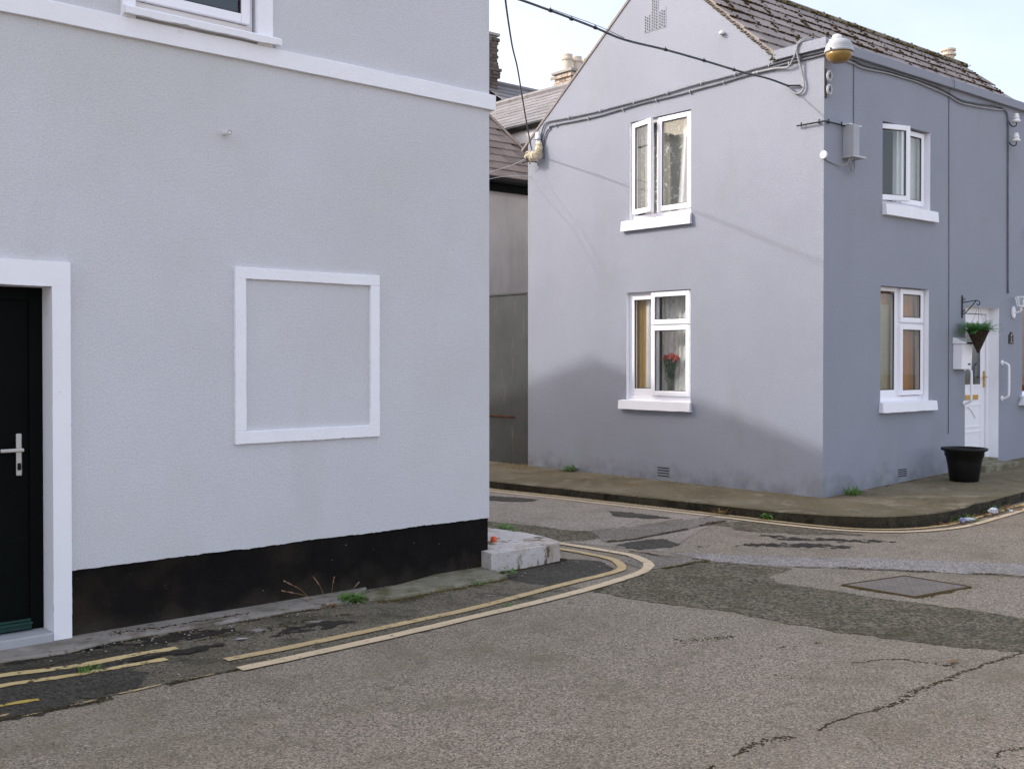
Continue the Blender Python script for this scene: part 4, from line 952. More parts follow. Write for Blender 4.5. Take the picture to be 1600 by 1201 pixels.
# roof
rf = MB()
AP = Vector((0, 2.453, 6.695)); ES = Vector((0, 0.25, 4.742)); EL_ = Vector((0, 5.05, 4.66))
for (E0, x0, x1) in ((ES, 0.004, LB), (EL_, -0.012, LB)):
    nrm = Vector((0, -(AP.z - E0.z), AP.y - E0.y)).normalized()
    if nrm.z < 0: nrm = -nrm
    a_, b2 = E0, AP
    rf.add([(x0, a_.y, a_.z), (x1, a_.y, a_.z), (x1, b2.y, b2.z), (x0, b2.y, b2.z)] + [(x, q.y + nrm.y * .03, q.z + nrm.z * .03) for q, x in ((a_, x0), (a_, x1), (b2, x1), (b2, x0))],
           [(0, 3, 2, 1), (4, 5, 6, 7), (0, 1, 5, 4), (1, 2, 6, 5), (2, 3, 7, 6), (3, 0, 4, 7)])
roofB = rf.build('roof', 'slate', hB)
def slates(parent, O_, X, Up, nx, ny, wd, ga, m, tilt=3.0, lap=1.22, seed=1, th=0.011, skip=None):
    """overlapping courses; O_ lower left corner in the parent's frame, X along the eave, Up up the slope"""
    rg_ = random.Random(seed); X = Vector(X).normalized(); Up = Vector(Up).normalized(); N = X.cross(Up)
    me_ = []
    for k in range(4):
        mb = MB(); j = rg_.uniform(-.004, .004)
        mb.box(-wd / 2 + .003, wd / 2 - .003, j, ga * lap, 0, th)
        ob = mb.build('slate', m, loc=(0, 0, 0)); me_.append(ob.data); bpy.data.objects.remove(ob)
    Mx = Matrix((X, Up, N)).transposed()
    cnt = []
    for r_ in range(ny):
        for c in range(-1 if r_ % 2 else 0, nx + 1):
            x = (c + (.5 if r_ % 2 else 0)) * wd if c >= 0 else -.25 * wd
            if x > nx * wd + .01: continue
            p_ = Vector(O_) + X * x + Up * (r_ * ga) + N * 0.012
            if skip and skip(p_): continue
            o = bpy.data.objects.new('slate', rg_.choice(me_)); COL.objects.link(o); o.parent = parent
            o.location = p_ - OFF.get(parent.name, Vector((0, 0, 0)))
            o.rotation_euler = (Mx @ Matrix.Rotation(-R(tilt + rg_.uniform(-.8, .8)), 3, 'X') @ Matrix.Rotation(R(rg_.uniform(-.8, .8)), 3, 'Z')).to_euler()
            if c < 0: o.scale.x = .5
            cnt.append(o)
    return cnt
UpS = (AP - ES).normalized()
slates(roofB, (0.21, ES.y, ES.z + .04), (1, 0, 0), UpS, 18, 10, 0.42, 0.285, 'slate', seed=3, th=.02, tilt=3.6, skip=lambda p: p.y < .42 and p.x < .5)
# moss along the courses of the street slope
ms = MB(); rg = random.Random(11); NS_ = Vector((1, 0, 0)).cross(UpS)
for i in range(7600):
    r_ = rg.randrange(1, 11); x = rg.uniform(0.0, LB - .1)
    dens = noise.noise(Vector((x * 1.3, r_ * 2.1, 0))) + .25
    if rg.random() > 0.45 + dens * .9: continue
    col_ = rg.random() < 0.2
    if col_:
        x = (round(x / .42) + (.5 if r_ % 2 else 0)) * .42 - .06 + rg.gauss(0, .007); up_ = r_ * .285 + rg.random() * .2
    else: up_ = r_ * .285 - rg.uniform(-.002, .026)
    if x < 0 or x > LB - .05: continue
    p_ = Vector((x, ES.y, ES.z + .04)) + UpS * up_ + NS_ * (0.026 if not col_ else .036)
    s_ = rg.uniform(.35, 1.0) * (1.0 + max(0, dens)); ms.blob(p_, .019 * s_, .014 * s_, .014 * s_, rg)
tag(ms.build('moss', 'moss', roofB), kind='stuff')
for i in range(17):
    x0 = i * .462 - .02; rt = MB(); pr = []
    for a in range(7):
        an = R(-20 + a * 220 / 6); pr.append((2.453 - .11 * math.cos(an), 6.70 + .075 * math.sin(an)))
    vs = [(x, y, z) for x in (x0, x0 + .455) for (y, z) in pr]
    rt.add(vs, [(k, k + 1, 8 + k, 7 + k) for k in range(6)] + [tuple(range(7)), tuple(range(13, 6, -1))])
    rt.build('ridge_tile', 'ridge', roofB)
ms = MB(); rg = random.Random(13)
for i in range(900):
    x = rg.uniform(0, LB - .1); y = 2.453 - .11 - rg.uniform(-.03, .05); 
    if noise.noise(Vector((x * 2.5, 7, 0))) < -.1: continue
    s_ = rg.uniform(.4, 1.2); ms.blob((x, y, 6.70 - .03 - (2.453 - .11 - y) * -.6 + .0), .016 * s_, .014 * s_, .012 * s_, rg)
tag(ms.build('moss', 'moss_green', roofB), kind='stuff')
vg = MB()   # mortar fillet on the gable verge
for i in range(60):
    t = i / 59; q = Vector((0, 0.63, 5.075)).lerp(Vector((0, 2.40, 6.65)), t)
    vg.blob((-.006, q.y + rg.uniform(-.01, .01), q.z + .018 + rg.uniform(-.006, .006)), .014, .03, .012, rg)
for i in range(22): vg.blob((-.03 + rg.uniform(-.02, .03), .64 + rg.gauss(0, .02), 5.10 + rg.gauss(0, .022)), .022, .02, .02, rg)
tag(vg.build('verge_mortar', 'concrete_mossy', roofB), kind='stuff')
pt_ = MB(); pt_.lathe([(.10, 6.72), (.10, 6.80), (.13, 6.81), (.13, 6.84), (.09, 6.85), (.09, 6.88), (.125, 6.89), (.125, 6.92), (.02, 6.93)], (7.35, 2.46, 0), 16); pt_.build('roof_vent', 'pot_cream', hB)

# grime that the weather left on the walls
def sheet(name, m, parent, a, b, c, d):
    q = MB(); q.quad(a, b, c, d); q.open = True; return q.build(name, m, parent)
sheet('damp_stain', 'damp_foot', hB, (-.002, LG_, .10), (-.002, 0, .10), (-.002, 0, .50), (-.002, LG_, .50))
sheet('damp_stain', 'damp_foot', hB, (0, -.002, .10), (3.18, -.002, .10), (3.18, -.002, .55), (0, -.002, .55))
sheet('paint_scuff', 'damp_foot_pale', hB, (-.004, LG_, .10), (-.004, 0, .10), (-.004, 0, .22), (-.004, LG_, .22))
sheet('plinth_dust', 'plinth_dust', hA, (-3.28, .004, 0.0), (-.03, .004, 0.0), (-.03, .004, .30), (-3.28, .004, .30))

# ------------------------------------------------------------------ behind the windows of the far house
GL = (0, GU['lo'][1], 0.0); GUp = (0, GU['up'][1], 0.0)
curtain('net_curtain', 'B', GL, -math.pi / 2, 0.40, 1.08, 0.245, 1.15, 2.6, 'curtain_net', 'patterned net curtain behind the flowers in the downstairs gable window', 0.022, 8, 1)
curtain('side_curtain', 'B', GL, -math.pi / 2, 0.02, 0.27, 0.165, 1.15, 2.6, 'curtain_yellow', 'mustard yellow curtain in the downstairs gable window', 0.006, 3, 2)
curtain('side_curtain', 'B', GL, -math.pi / 2, 0.22, 0.44, 0.135, 1.15, 2.6, 'curtain_white', 'plain white curtain edge beside the mustard one in the gable window', 0.02, 3, 3)
curtain('lace_curtain', 'B', GUp, -math.pi / 2, 0.02, 1.02, 0.20, 3.4, 4.8, 'curtain_lace', 'lace curtain with leaf pattern in the upstairs gable window', 0.012, 7, 4)
curtain('side_curtain', 'B', GUp, -math.pi / 2, 0.78, 1.02, 0.17, 3.4, 4.8, 'curtain_white', 'white curtain drawn to the right of the upstairs gable window', 0.02, 3, 5, lean=-0.12)
curtain('side_curtain', 'B', GUp, -math.pi / 2, 0.12, 0.27, 0.17, 3.4, 4.8, 'curtain_white', 'narrow white curtain behind the open sash of the gable window', 0.012, 2, 6)
SUp = (SU['up'][0], 0, 0); SLo = (SU['lo'][0], 0, 0)
curtain('window_blind', 'B', SUp, 0, 0.56, 1.09, 0.19, 3.4, 4.55, 'curtain_white', 'pale curtain in the upstairs street window above the porchless door side', 0.008, 3, 7)['label'] = 'pale curtain in the right half of the upstairs street window'
curtain('lace_curtain', 'B', SUp, 0, 0.02, 0.55, 0.34, 3.4, 4.0, 'curtain_lace', 'low lace curtain in the upstairs street window', 0.015, 4, 8)
curtain('side_curtain', 'B', SLo, 0, 0.0, 0.51, 0.19, 1.1, 2.32, 'curtain_olive', 'dull olive sheet for the reflection in the downstairs street window', 0.012, 3, 9)  # olive sheet colours the left pane like its grey-green reflection
curtain('side_curtain', 'B', SLo, 0, 0.0, 0.51, 0.215, 2.2, 2.6, 'curtain_orange', 'terracotta strip for the reflection above the olive sheet', 0.008, 3, 12)  # reflected terracotta put in as a hung strip
curtain('side_curtain', 'B', SLo, 0, 0.53, 1.09, 0.205, 1.1, 2.6, 'curtain_orange', 'burnt orange sheet in place of reflected brick in the downstairs street window', 0.025, 4, 10)  # orange sheet added in place of brick houses reflected in the pane
curtain('side_curtain', 'B', (SU['nx'][0], 0, 0), 0, 0.02, 1.04, 0.20, 1.1, 2.6, 'curtain_orange', 'orange brown curtain in the window beyond the front door', 0.02, 5, 11)
ish = MB(); ish.box(RG + .062, RG + .34, GU['lo'][0] + .01, GU['lo'][1] - .01, 1.15, 1.20); ish.build('window_board', 'upvc', hB)
# flowers
vs_root = root('vase_of_flowers', (0.185, 2.385, 1.20), 'B', 'bunch of red chrysanthemums in a glass vase on the window board', 'flowers')
vz = MB(); vz.lathe([(.035, 1.201), (.04, 1.22), (.034, 1.30), (.046, 1.40), (.043, 1.40), (.031, 1.30), (.033, 1.22), (.001, 1.21)], (.185, 2.385, 0), 14); vz.build('vase', 'window_glass_dark', vs_root, smooth=True)
stm, flw, lvs = MB(), MB(), MB(); rg = random.Random(4)
heads = []
for i in range(34):
    a = rg.uniform(0, 6.28); r_ = .165 * math.sqrt(rg.random()); h = 1.66 + .05 * (1 - r_ / .165) + rg.uniform(-.03, .02)
    hx, hy = .185 + .35 * r_ * math.cos(a), 2.385 + r_ * math.sin(a); heads.append((hx, hy, h))
    stm.tube([(.185 + rg.uniform(-.015, .015), 2.385 + rg.uniform(-.015, .015), 1.22), (.185 + (hx - .185) * .3, 2.385 + (hy - 2.385) * .3, 1.45), (hx, hy, h)], .0035, 5)
    for k in range(26):
        b_ = rg.uniform(0, 6.28); up = rg.uniform(-.3, 1.4)
        flw.blade((hx, hy, h), (math.cos(b_), math.sin(b_), 0), up, rg.uniform(.03, .05), .010, .5, 2)
    for k in range(5):
        b_ = rg.uniform(0, 6.28); t = rg.uniform(.35, .9)
        lvs.blade((.185 + (hx - .185) * t, 2.385 + (hy - 2.385) * t, 1.25 + (h - 1.25) * t), (math.cos(b_), math.sin(b_), 0), rg.uniform(-.2, .8), rg.uniform(.05, .09), .009, .8)
flw.open = lvs.open = True
stm.build('stems', 'leaf_dark', vs_root); flw.build('petals', 'petal_red', vs_root); lvs.build('leaves', 'leaf_dark', vs_root)

# ------------------------------------------------------------------ fixtures on the far house (frame B: x street, y along the gable, negative y = out into the street)
lp = root('wall_lamp', (-0.02, -0.2, 4.84), 'B', 'old grey domed street lamp with amber bowl on the house corner', 'street lamp')
L = MB(); L.lathe([(.148, 5.005), (.150, 5.025), (.143, 5.035), (.146, 5.046), (.136, 5.075), (.112, 5.105), (.075, 5.125), (.02, 5.13)], (-.02, -.2, 0), 28); L.build('dome', 'box_grey', lp, smooth=True)
L = MB(); L.lathe([(.155, 4.985), (.158, 5.0), (.155, 5.012), (.145, 5.012)], (-.02, -.2, 0), 28); L.build('rim', 'galvanised', lp)
L = MB(); L.lathe([(.02, 4.872), (.07, 4.878), (.108, 4.900), (.134, 4.94), (.146, 4.985)], (-.02, -.2, 0), 28); L.build('bowl', 'amber', lp, smooth=True)
L = MB(); L.lathe([(.05, 5.115), (.055, 5.14), (.045, 5.17), (.02, 5.18)], (-.045, -.19, 0), 14); L.build('photocell', 'pipe_white', lp, smooth=True)
L = MB(); L.tube([(-.02, -.2, 5.12), (-.01, -.06, 5.14), (0.0, 0.01, 5.13)], .022, 10); L.build('arm', 'galvanised', lp)
for x in (-.185, .125):
    L = MB(); L.tube([(x, -.2, 5.0), (x + .03, -.2, 5.0)], .012, 6); L.build('clasp', 'iron_black', lp)
for k, z in enumerate((4.77, 4.62)):
    t = root('spool_insulator', (0.035, -0.045, z), 'B', ('upper' if k == 0 else 'lower') + ' of two grey ring insulators stacked below the street lamp', 'insulator')
    m_ = MB(); m_.tube([(.035 + .035 * math.cos(q), -.045, z + .05 * math.sin(q)) for q in [i * 6.2832 / 14 for i in range(15)]], .014, 6); m_.build('ring', 'galvanised', t)
    m_ = MB(); m_.box(.02, .05, -.05, -.001, z - .012, z + .012); m_.box(.012, .026, -.02, -.001, z - .085, z + .085); m_.build('strap', 'iron_black', t)
cb = MB(); cb.tube([(-.035, .33, 4.272), (-.035, -.035, 4.27), (.345, -.035, 4.268)], .009, 6)
for (x, y) in ((-.035, .27), (-.02, .05), (.06, -.02), (.29, -.035)): cb.tube([(x, y, 4.255), (x, y, 4.305)], .008, 6)
for (x, y, X_, Y_) in ((-.035, .06, 0, .06), (.05, -.035, .05, 0)): cb.tube([(x, y, 4.27), (X_, Y_, 4.27)], .008, 6)
tag(cb.build('iron_bracket', 'iron_black', fr='B'), 'thin iron bar bracket wrapped round the house corner', 'bracket')
jb = root('junction_box', (0.41, -0.08, 3.93), 'B', 'grey metal electrical box below the lamp with loose cable', 'electrical box')
m_ = MB(); m_.box(.355, .47, -.15, -.001, 3.935, 4.275); m_.build('case', 'box_grey', jb, bevel=.008)
m_ = MB(); m_.box(.345, .60, -.155, -.001, 3.912, 3.9345); m_.build('bottom_plate', 'galvanised', jb)
m_ = MB(); m_.box(.345, .59, -.10, -.001, 4.2755, 4.292); m_.build('top_plate', 'pipe_white', jb)
m_ = MB(); m_.box(.61, .655, -.006, -.001, 4.09, 4.17); m_.build('sticker', 'pot_cream', jb, bevel=.003)
m_ = MB(); m_.tube(smoothline([(.40, -.12, 3.915), (.37, -.10, 3.86), (.40, -.08, 3.80), (.5, -.06, 3.775), (.55, -.04, 3.80), (.55, -.03, 3.912)]), .007, 6); m_.tube(smoothline([(.36, -.10, 3.915), (.33, -.07, 3.83), (.2, -.015, 3.83), (.05, -.012, 3.85), (-.012, -.012, 3.88)]), .007, 6); m_.build('tail_cable', 'cable_pale', jb)
rj = MB(); rj.lathe([(.042, -.022), (.046, -.01), (.046, .01), (.042, .022)], (0, 0, 0), 16)
for q in rj.v: q.x, q.y, q.z = -.018 + q.z * .6, q.x - .01, q.y + 3.905
tag(rj.build('round_junction', 'pipe_white', fr='B'), 'small round pale junction cap on the corner below the iron bar', 'junction cap')
for k, z in enumerate((4.835, 4.575)):
    t = root('insulator', (4.33, -.08, z), 'B', ('upper' if k == 0 else 'lower') + ' white porcelain insulator on a curled bracket near the thin conduit', 'insulator')
    m_ = MB(); m_.lathe([(.05, 0), (.06, .015), (.045, .035), (.03, .045), (.042, .055), (.04, .075), (.028, .085), (.033, .1), (.025, .115), (.01, .12)], (4.36, -.10, z + .02), 14); m_.build('bell', 'porcelain', t, smooth=True)
    m_ = MB(); m_.tube(smoothline([(4.33, .0, z + .07), (4.33, -.03, z), (4.34, -.07, z - .035), (4.36, -.10, z - .02), (4.36, -.10, z + .03)]), .007, 6); m_.build('hook', 'iron_black', t)
# mailbox
mb_ = root('mailbox', (2.99, -.07, 1.53), 'B', 'white metal letter box with a pitched lid beside the front door', 'mailbox')
m_ = MB(); m_.prism([(2.87, -.001, 1.53), (2.87, -.115, 1.53), (2.87, -.13, 1.85), (2.87, -.001, 1.85)], (.255, 0, 0)); m_.build('body', 'upvc', mb_, bevel=.004)
m_ = MB(); m_.add([(2.855, -.001, 1.852), (3.14, -.001, 1.852), (3.14, -.15, 1.852), (2.855, -.15, 1.852), (2.855, -.001, 1.935), (3.14, -.001, 1.935), (3.14, -.15, 1.866), (2.855, -.15, 1.866)], [(0, 1, 2, 3), (4, 7, 6, 5), (0, 4, 5, 1), (1, 5, 6, 2), (2, 6, 7, 3), (3, 7, 4, 0)]); m_.build('lid', 'upvc', mb_, bevel=.004)
m_ = MB(); m_.box(2.93, 3.07, -.158, -.151, 1.852, 1.874); m_.build('flap_handle', 'iron_black', mb_, bevel=.003)
m_ = MB(); m_.box(3.03, 3.085, -.124, -.117, 1.585, 1.605); m_.build('lock', 'iron_black', mb_)
# grab rails
for k, (v, z0, z1, lab) in enumerate(((3.155, 1.09, 1.54, 'white grab rail fixed under the letter box'), (4.19, 1.13, 1.61, 'white grab rail on the wall past the doorway'))):
    t = root('grab_rail', (v, -.05, z0), 'B', lab, 'grab rail')
    m_ = MB(); m_.tube(smoothline([(v, -.005, z0), (v, -.05, z0 + .005), (v, -.088, z0 + .03), (v, -.1, z0 + .08), (v, -.1, z1 - .08), (v, -.088, z1 - .03), (v, -.05, z1 - .005), (v, -.005, z1)], 5), .016, 10); m_.build('rail', 'upvc', t, smooth=True)
    for z in (z0, z1):
        m_ = MB(); m_.tube([(v, -.001, z), (v, -.014, z)], .034, 14); m_.build('flange', 'upvc', t)
# bracket and basket
bk = root('basket_bracket', (3.09, -.1, 2.19), 'B', 'black wrought iron scroll bracket beside the front door', 'bracket')
m_ = MB(); m_.box(3.08, 3.10, -.012, -.001, 2.185, 2.475); m_.build('back_bar', 'iron_black', bk)
m_ = MB(); m_.tube(smoothline([(3.09, -.012, 2.385), (3.09, -.1, 2.395), (3.09, -.19, 2.405), (3.09, -.232, 2.39), (3.09, -.238, 2.36), (3.09, -.215, 2.345), (3.09, -.20, 2.365)]), .006, 6); m_.build('arm', 'iron_black', bk)
m_ = MB(); m_.tube([(3.09, -.012, 2.235), (3.09, -.05, 2.25), (3.09, -.19, 2.40)], .006, 6)
for zc in (2.42, 2.275): m_.tube([(3.09, -.012 - .02 - .02 * math.cos(q) * (1 - .1 * q), zc + .02 * math.sin(q) * (1 - .1 * q)) for q in [i * .5 for i in range(12)]], .004, 5)
m_.build('scrolls', 'iron_black', bk)
hb = root('hanging_basket', (3.09, -.22, 1.74), 'B', 'dark wicker cone basket of bright green fern hanging by the door', 'hanging basket')
prof = [(.004, 1.735)]
for i in range(26):
    z = 1.74 + i * .0112; prof.append((.008 + (z - 1.735) * .43 + (.006 if i % 2 else 0), z))
m_ = MB(); m_.lathe(prof, (3.09, -.22, 0), 18); m_.build('cone', 'wicker', hb)
m_ = MB()
for a in (0.4, 2.5, 4.6): m_.tube([(3.09 + .12 * math.cos(a), -.22 + .12 * math.sin(a), 2.02), (3.09, -.222, 2.345)], .003, 4)
m_.build('chain', 'galvanised', hb)
m_ = MB(); rg = random.Random(9)
for i in range(190):
    a = rg.uniform(0, 6.283); L_ = rg.uniform(.15, .28); up = rg.uniform(.1, 1.4); r0 = rg.uniform(0, .10)
    d_ = Vector((math.cos(a), math.sin(a), 0)); p0 = Vector((3.09, -.22, 2.02)) + d_ * r0
    m_.blade(p0, d_, up, L_, .006, .7, 4)
    for k in range(1, 8):
        t = k / 8; q = p0 + d_ * (L_ * t * math.cos(up) * (1 + .35 * t)) + Vector((0, 0, L_ * (t * math.sin(up) - .7 * t * t * .6)))
        sd = d_.cross(Vector((0, 0, 1)))
        for sg in (-1, 1): m_.blade(q, sd * sg + d_ * .5, rg.uniform(-.1, .5), .045 * (1.15 - t), .009, .5, 2)
m_.open = True
m_.build('fern', 'leaf_fern', hb)
# number plaque, lantern
pq = root('house_plaque', (4.44, -.005, 1.875), 'B', 'small black shield shaped house plaque with pale marks', 'plaque')
m_ = MB(); m_.prism([(4.375, -.001, 1.872), (4.505, -.001, 1.872), (4.505, -.001, 1.985), (4.49, -.001, 2.0), (4.475, -.001, 2.0), (4.46, -.001, 2.03), (4.42, -.001, 2.03), (4.405, -.001, 2.0), (4.39, -.001, 2.0), (4.375, -.001, 1.985)], (0, -.012, 0)); m_.build('plate', 'plaque', pq, bevel=.003)
m_ = MB(); m_.prism([(4.44 + .016 * math.cos(i * .7854), -.0131, 1.985 + .018 * math.sin(i * .7854)) for i in range(8)], (0, -.003, 0)); m_.box(4.425, 4.452, -.016, -.0131, 1.938, 1.95); m_.box(4.433, 4.445, -.016, -.0131, 1.898, 1.93); m_.box(4.41, 4.468, -.016, -.0131, 1.885, 1.895); m_.build('marks', 'plaque_mark', pq)
ln = root('wall_lantern', (4.49, -.05, 2.2), 'B', 'white outdoor wall lantern with glass cup past the door', 'wall lamp')
m_ = MB(); m_.prism([(4.49 + .045 * math.cos(q), -.001, 2.30 + .085 * math.sin(q)) for q in [i * 6.2832 / 14 for i in range(14)]], (0, -.03, 0)); m_.build('back_plate', 'upvc', ln, bevel=.008)
m_ = MB(); m_.tube(smoothline([(4.49, -.03, 2.30), (4.49, -.08, 2.30), (4.49, -.12, 2.32), (4.49, -.12, 2.365)]), .014, 8); m_.lathe([(.02, 2.36), (.055, 2.37), (.055, 2.385), (.02, 2.39)], (4.49, -.12, 0), 14); m_.build('arm', 'upvc', ln)
m_ = MB(); m_.lathe([(.045, 2.386), (.075, 2.50), (.072, 2.50), (.043, 2.39)], (4.49, -.12, 0), 6); m_.build('glass_cup', 'window_glass', ln)
m_ = MB()
for i in range(6):
    a = i * 6.2832 / 6; m_.tube([(4.49 + .046 * math.cos(a), -.12 + .046 * math.sin(a), 2.386), (4.49 + .077 * math.cos(a), -.12 + .077 * math.sin(a), 2.505)], .006, 5)
m_.tube([(4.49 + .078 * math.cos(i * 6.2832 / 12), -.12 + .078 * math.sin(i * 6.2832 / 12), 2.505) for i in range(13)], .006, 5); m_.build('cage', 'upvc', ln)
# planter
PZ = 0.115 + ramp_v(2.2)
pr_ = root('planter', (2.2, -.50, PZ), 'B', 'large empty black plastic planter tub with wide rim on the footpath', 'planter')
m_ = MB(); m_.lathe([(.155, 0), (.165, .01), (.195, .22), (.212, .30), (.222, .305), (.226, .355), (.262, .372), (.268, .385), (.262, .40), (.235, .402), (.215, .38), (.19, .26), (.17, .16)], (2.2, -.50, PZ), 36); m_.build('tub', 'plastic_black', pr_, smooth=True)
m_ = MB(); m_.lathe([(.001, .20), (.178, .19)], (2.2, -.50, PZ), 24); m_.build('soil', 'moss_dark', pr_)
# small security light on the gable
sl_ = root('gable_light', (-.03, 1.40, 5.53), 'B', 'tiny white cap light high on the gable under the slates', 'light')
m_ = MB(); m_.lathe([(.03, 0), (.034, .01), (.03, .028), (.012, .04)], (-.03, 1.40, 5.535), 12); m_.build('cap', 'pipe_white', sl_); m_ = MB(); m_.box(-.03, -.001, 1.392, 1.408, 5.53, 5.55); m_.build('mount', 'box_grey', sl_)

# ------------------------------------------------------------------ cables
def cable(name, pts, r, m, fr, label, k=8, sagn=0.0, cat='cable', n=6):
    P = smoothline(pts, k)
    if sagn:
        for i, p in enumerate(P): p.z += sagn * noise.noise(p * 2.1)
    mb = MB(); mb.tube(P, r, n); return tag(mb.build(name, m, fr=fr, smooth=True), label, cat)
cable('overhead_cable', [(-.40, 8.95, 4.50), (-.25, 9.15, 4.60), (-.061, 9.6, 4.79), (.348, 10.075, 4.812), (.789, 10.543, 4.797), (1.093, 10.843, 4.772), (1.559, 11.278, 4.794), (2.018, 11.679, 4.792), (2.506, 12.08, 4.775), (2.846, 12.347, 4.773), (3.136, 12.568, 4.742)], .011, 'cable', 'W', 'thick dark cable slung across the lane to the gable corner')
cable('stay_wire', [(.348, 10.075, 4.83), (.789, 10.543, 4.825), (1.0, 10.75, 4.80), (1.093, 10.843, 4.788)], .003, 'cable', 'W', 'thin wire lashed along the thick overhead cable')
ob = cable('drop_cable', [(-.061, 9.6, 4.79), (-.042, 10.393, 4.863), (.003, 11.594, 4.918), (.06, 12.438, 4.918), (.125, 13.589, 4.866), (.20, 14.739, 4.758), (.282, 15.762, 4.615)], .0095, 'cable', 'W', 'dark cable dropping steeply to the cream wrapped joint')
for k, (p, q) in enumerate((((.348, 10.075, 4.812), 0), ((.789, 10.543, 4.797), 0), ((1.559, 11.278, 4.794), 0), ((2.018, 11.679, 4.792), 0), ((.55, 10.3, 4.805), 0), ((2.4, 12.0, 4.778), 0))):
    m_ = MB(); m_.tube([(p[0] - .012, p[1] - .012, p[2] + .001), (p[0] + .012, p[1] + .012, p[2])], .0165, 6); m_.tube([p, (p[0], p[1], p[2] + .03)], .004, 4)
    tag(m_.build('cable_tie', 'iron_black', fr='W'), 'small black tie round the thick overhead cable', 'cable tie', 'ties on the overhead cable')
cable('thin_wire', [(.282, 15.762, 4.55), (0.0, 15.6, 4.385), (-.281, 15.2, 4.227), (-.8, 14.8, 4.0)], .0042, 'wire_white', 'W', 'upper pale wire running from the wrapped joint toward the lane')
cable('thin_wire', [(.36, 15.90, 4.262), (.331, 15.95, 4.272), (.183, 15.9, 4.282), (0.0, 15.7, 4.249), (-.282, 15.3, 4.147), (-.8, 14.9, 3.95)], .0042, 'wire_white', 'W', 'lower pale wire passing below the wrapped joint')
G1 = [(-.02, 4.62, 4.80), (-.02, 4.60, 4.89), (-.02, 4.51, 4.985), (-.02, 4.19, 4.985), (-.02, 3.442, 4.972), (-.02, 2.636, 4.981), (-.02, 1.893, 5.007), (-.02, 1.208, 5.022), (-.02, .573, 5.037), (-.02, .1, 5.04), (-.02, -.02, 5.04)]
G2 = [(-.018, 4.57, 4.50), (-.018, 4.585, 4.66), (-.018, 4.545, 4.80), (-.018, 4.46, 4.90), (-.018, 4.32, 4.925), (-.018, 3.442, 4.912), (-.018, 2.635, 4.938), (-.018, 1.893, 4.944), (-.018, 1.208, 4.972), (-.018, .59, 4.998), (-.018, .1, 5.005), (-.018, -.02, 5.01)]
cable('wall_cable', G1, .0105, 'cable_wall', 'B', 'upper of two grey cables clipped across the gable', sagn=.008)
cable('wall_cable', G2, .0105, 'cable_wall', 'B', 'lower of two grey cables clipped across the gable', sagn=.010)
cable('wall_cable', [(.0, -.02, 5.035), (.53, -.022, 5.045), (.727, -.022, 5.025), (1.2, -.022, 5.04), (1.77, -.022, 5.045), (2.375, -.022, 5.04), (2.72, -.022, 5.0), (3.02, -.022, 4.965), (3.44, -.022, 4.985), (3.965, -.022, 5.03), (4.165, -.022, 5.02), (4.276, -.02, 4.94), (4.30, -.02, 4.6), (4.306, -.018, 3.92), (4.322, -.018, 2.55)], .011, 'cable_wall', 'B', 'grey cable under the parapet turning down beside the white insulators', sagn=.006)
cable('wall_cable', [(.0, -.02, 5.005), (.5, -.02, 5.0), (.727, -.02, 4.985), (1.2, -.02, 5.005), (1.77, -.02, 5.01), (2.3, -.02, 5.0), (2.7, -.02, 4.965), (3.02, -.02, 4.93), (3.4, -.02, 4.945), (3.8, -.02, 4.97), (4.15, -.02, 5.015)], .009, 'cable_pale', 'B', 'paler cable looped under the parapet of the street front', sagn=.014)
cable('loop_cable', [(-.025, .95, 4.985), (-.03, .617, 4.975), (-.04, .45, 4.955), (-.07, .36, 5.02), (-.075, .315, 5.10), (-.075, .285, 5.19), (-.03, .22, 5.225), (.1, .16, 5.215), (.2, .12, 5.20)], .012, 'cable_pale', 'B', 'pale cable looping up over the kneeler stone')
cable('loop_cable', [(-.035, .462, 4.735), (-.03, .40, 4.675), (-.03, .339, 4.636), (-.03, .27, 4.645), (-.03, .243, 4.72), (-.03, .27, 4.87), (-.07, .305, 5.08), (-.075, .285, 5.17), (-.04, .22, 5.205), (.1, .15, 5.195)], .0115, 'cable_pale', 'B', 'pale cable rising from the overhead line end to the parapet')
m_ = MB()
for i in range(9): m_.blob((-.03, .47 - i * .022, 4.748 - i * .004 + .006), .012, .012, .009)
m_.tube([(-.0, .28, 4.70), (-.035, .29, 4.71), (-.035, .47, 4.75)], .006, 5)
tag(m_.build('line_anchor', 'iron_black', fr='B'), 'beaded iron anchor holding the overhead cable to the gable', 'cable anchor')
for lab, pts, r_ in (('thin conduit running from the parapet down past the electrical box', [(.572, -.008, 5.06), (.573, -.008, 4.7), (.574, -.008, 4.29)], .0045),
                     ('long thin conduit down the street wall between window and door', [(2.70, -.045, 5.19), (2.715, -.075, 5.175), (2.73, -.075, 5.06), (2.728, -.01, 4.98), (2.73, -.008, 4.2), (2.742, -.008, 3.0), (2.748, -.008, 1.6), (2.75, -.008, .72)], .0048)):
    cable('conduit', pts, r_, 'cable_wall', 'B', lab, cat='conduit')
m_ = MB()
for P_, dz in ((G1, .018), (G2, -.018)):
    S_ = smoothline(P_[3:-1], 4)
    for i in range(1, len(S_) - 1, 3):
        p = S_[i]; c = MB(); c.box(-.035, -.001, p.y - .005, p.y + .005, p.z - .0165, p.z + .0165); c.box(-.012, -.001, p.y - .005, p.y + .005, p.z + dz - .014, p.z + dz + .014)
        tag(c.build('cable_clip', 'clip', fr='B'), 'small pale clip holding the grey cables to the gable', 'cable clip', 'cable clips on the gable')
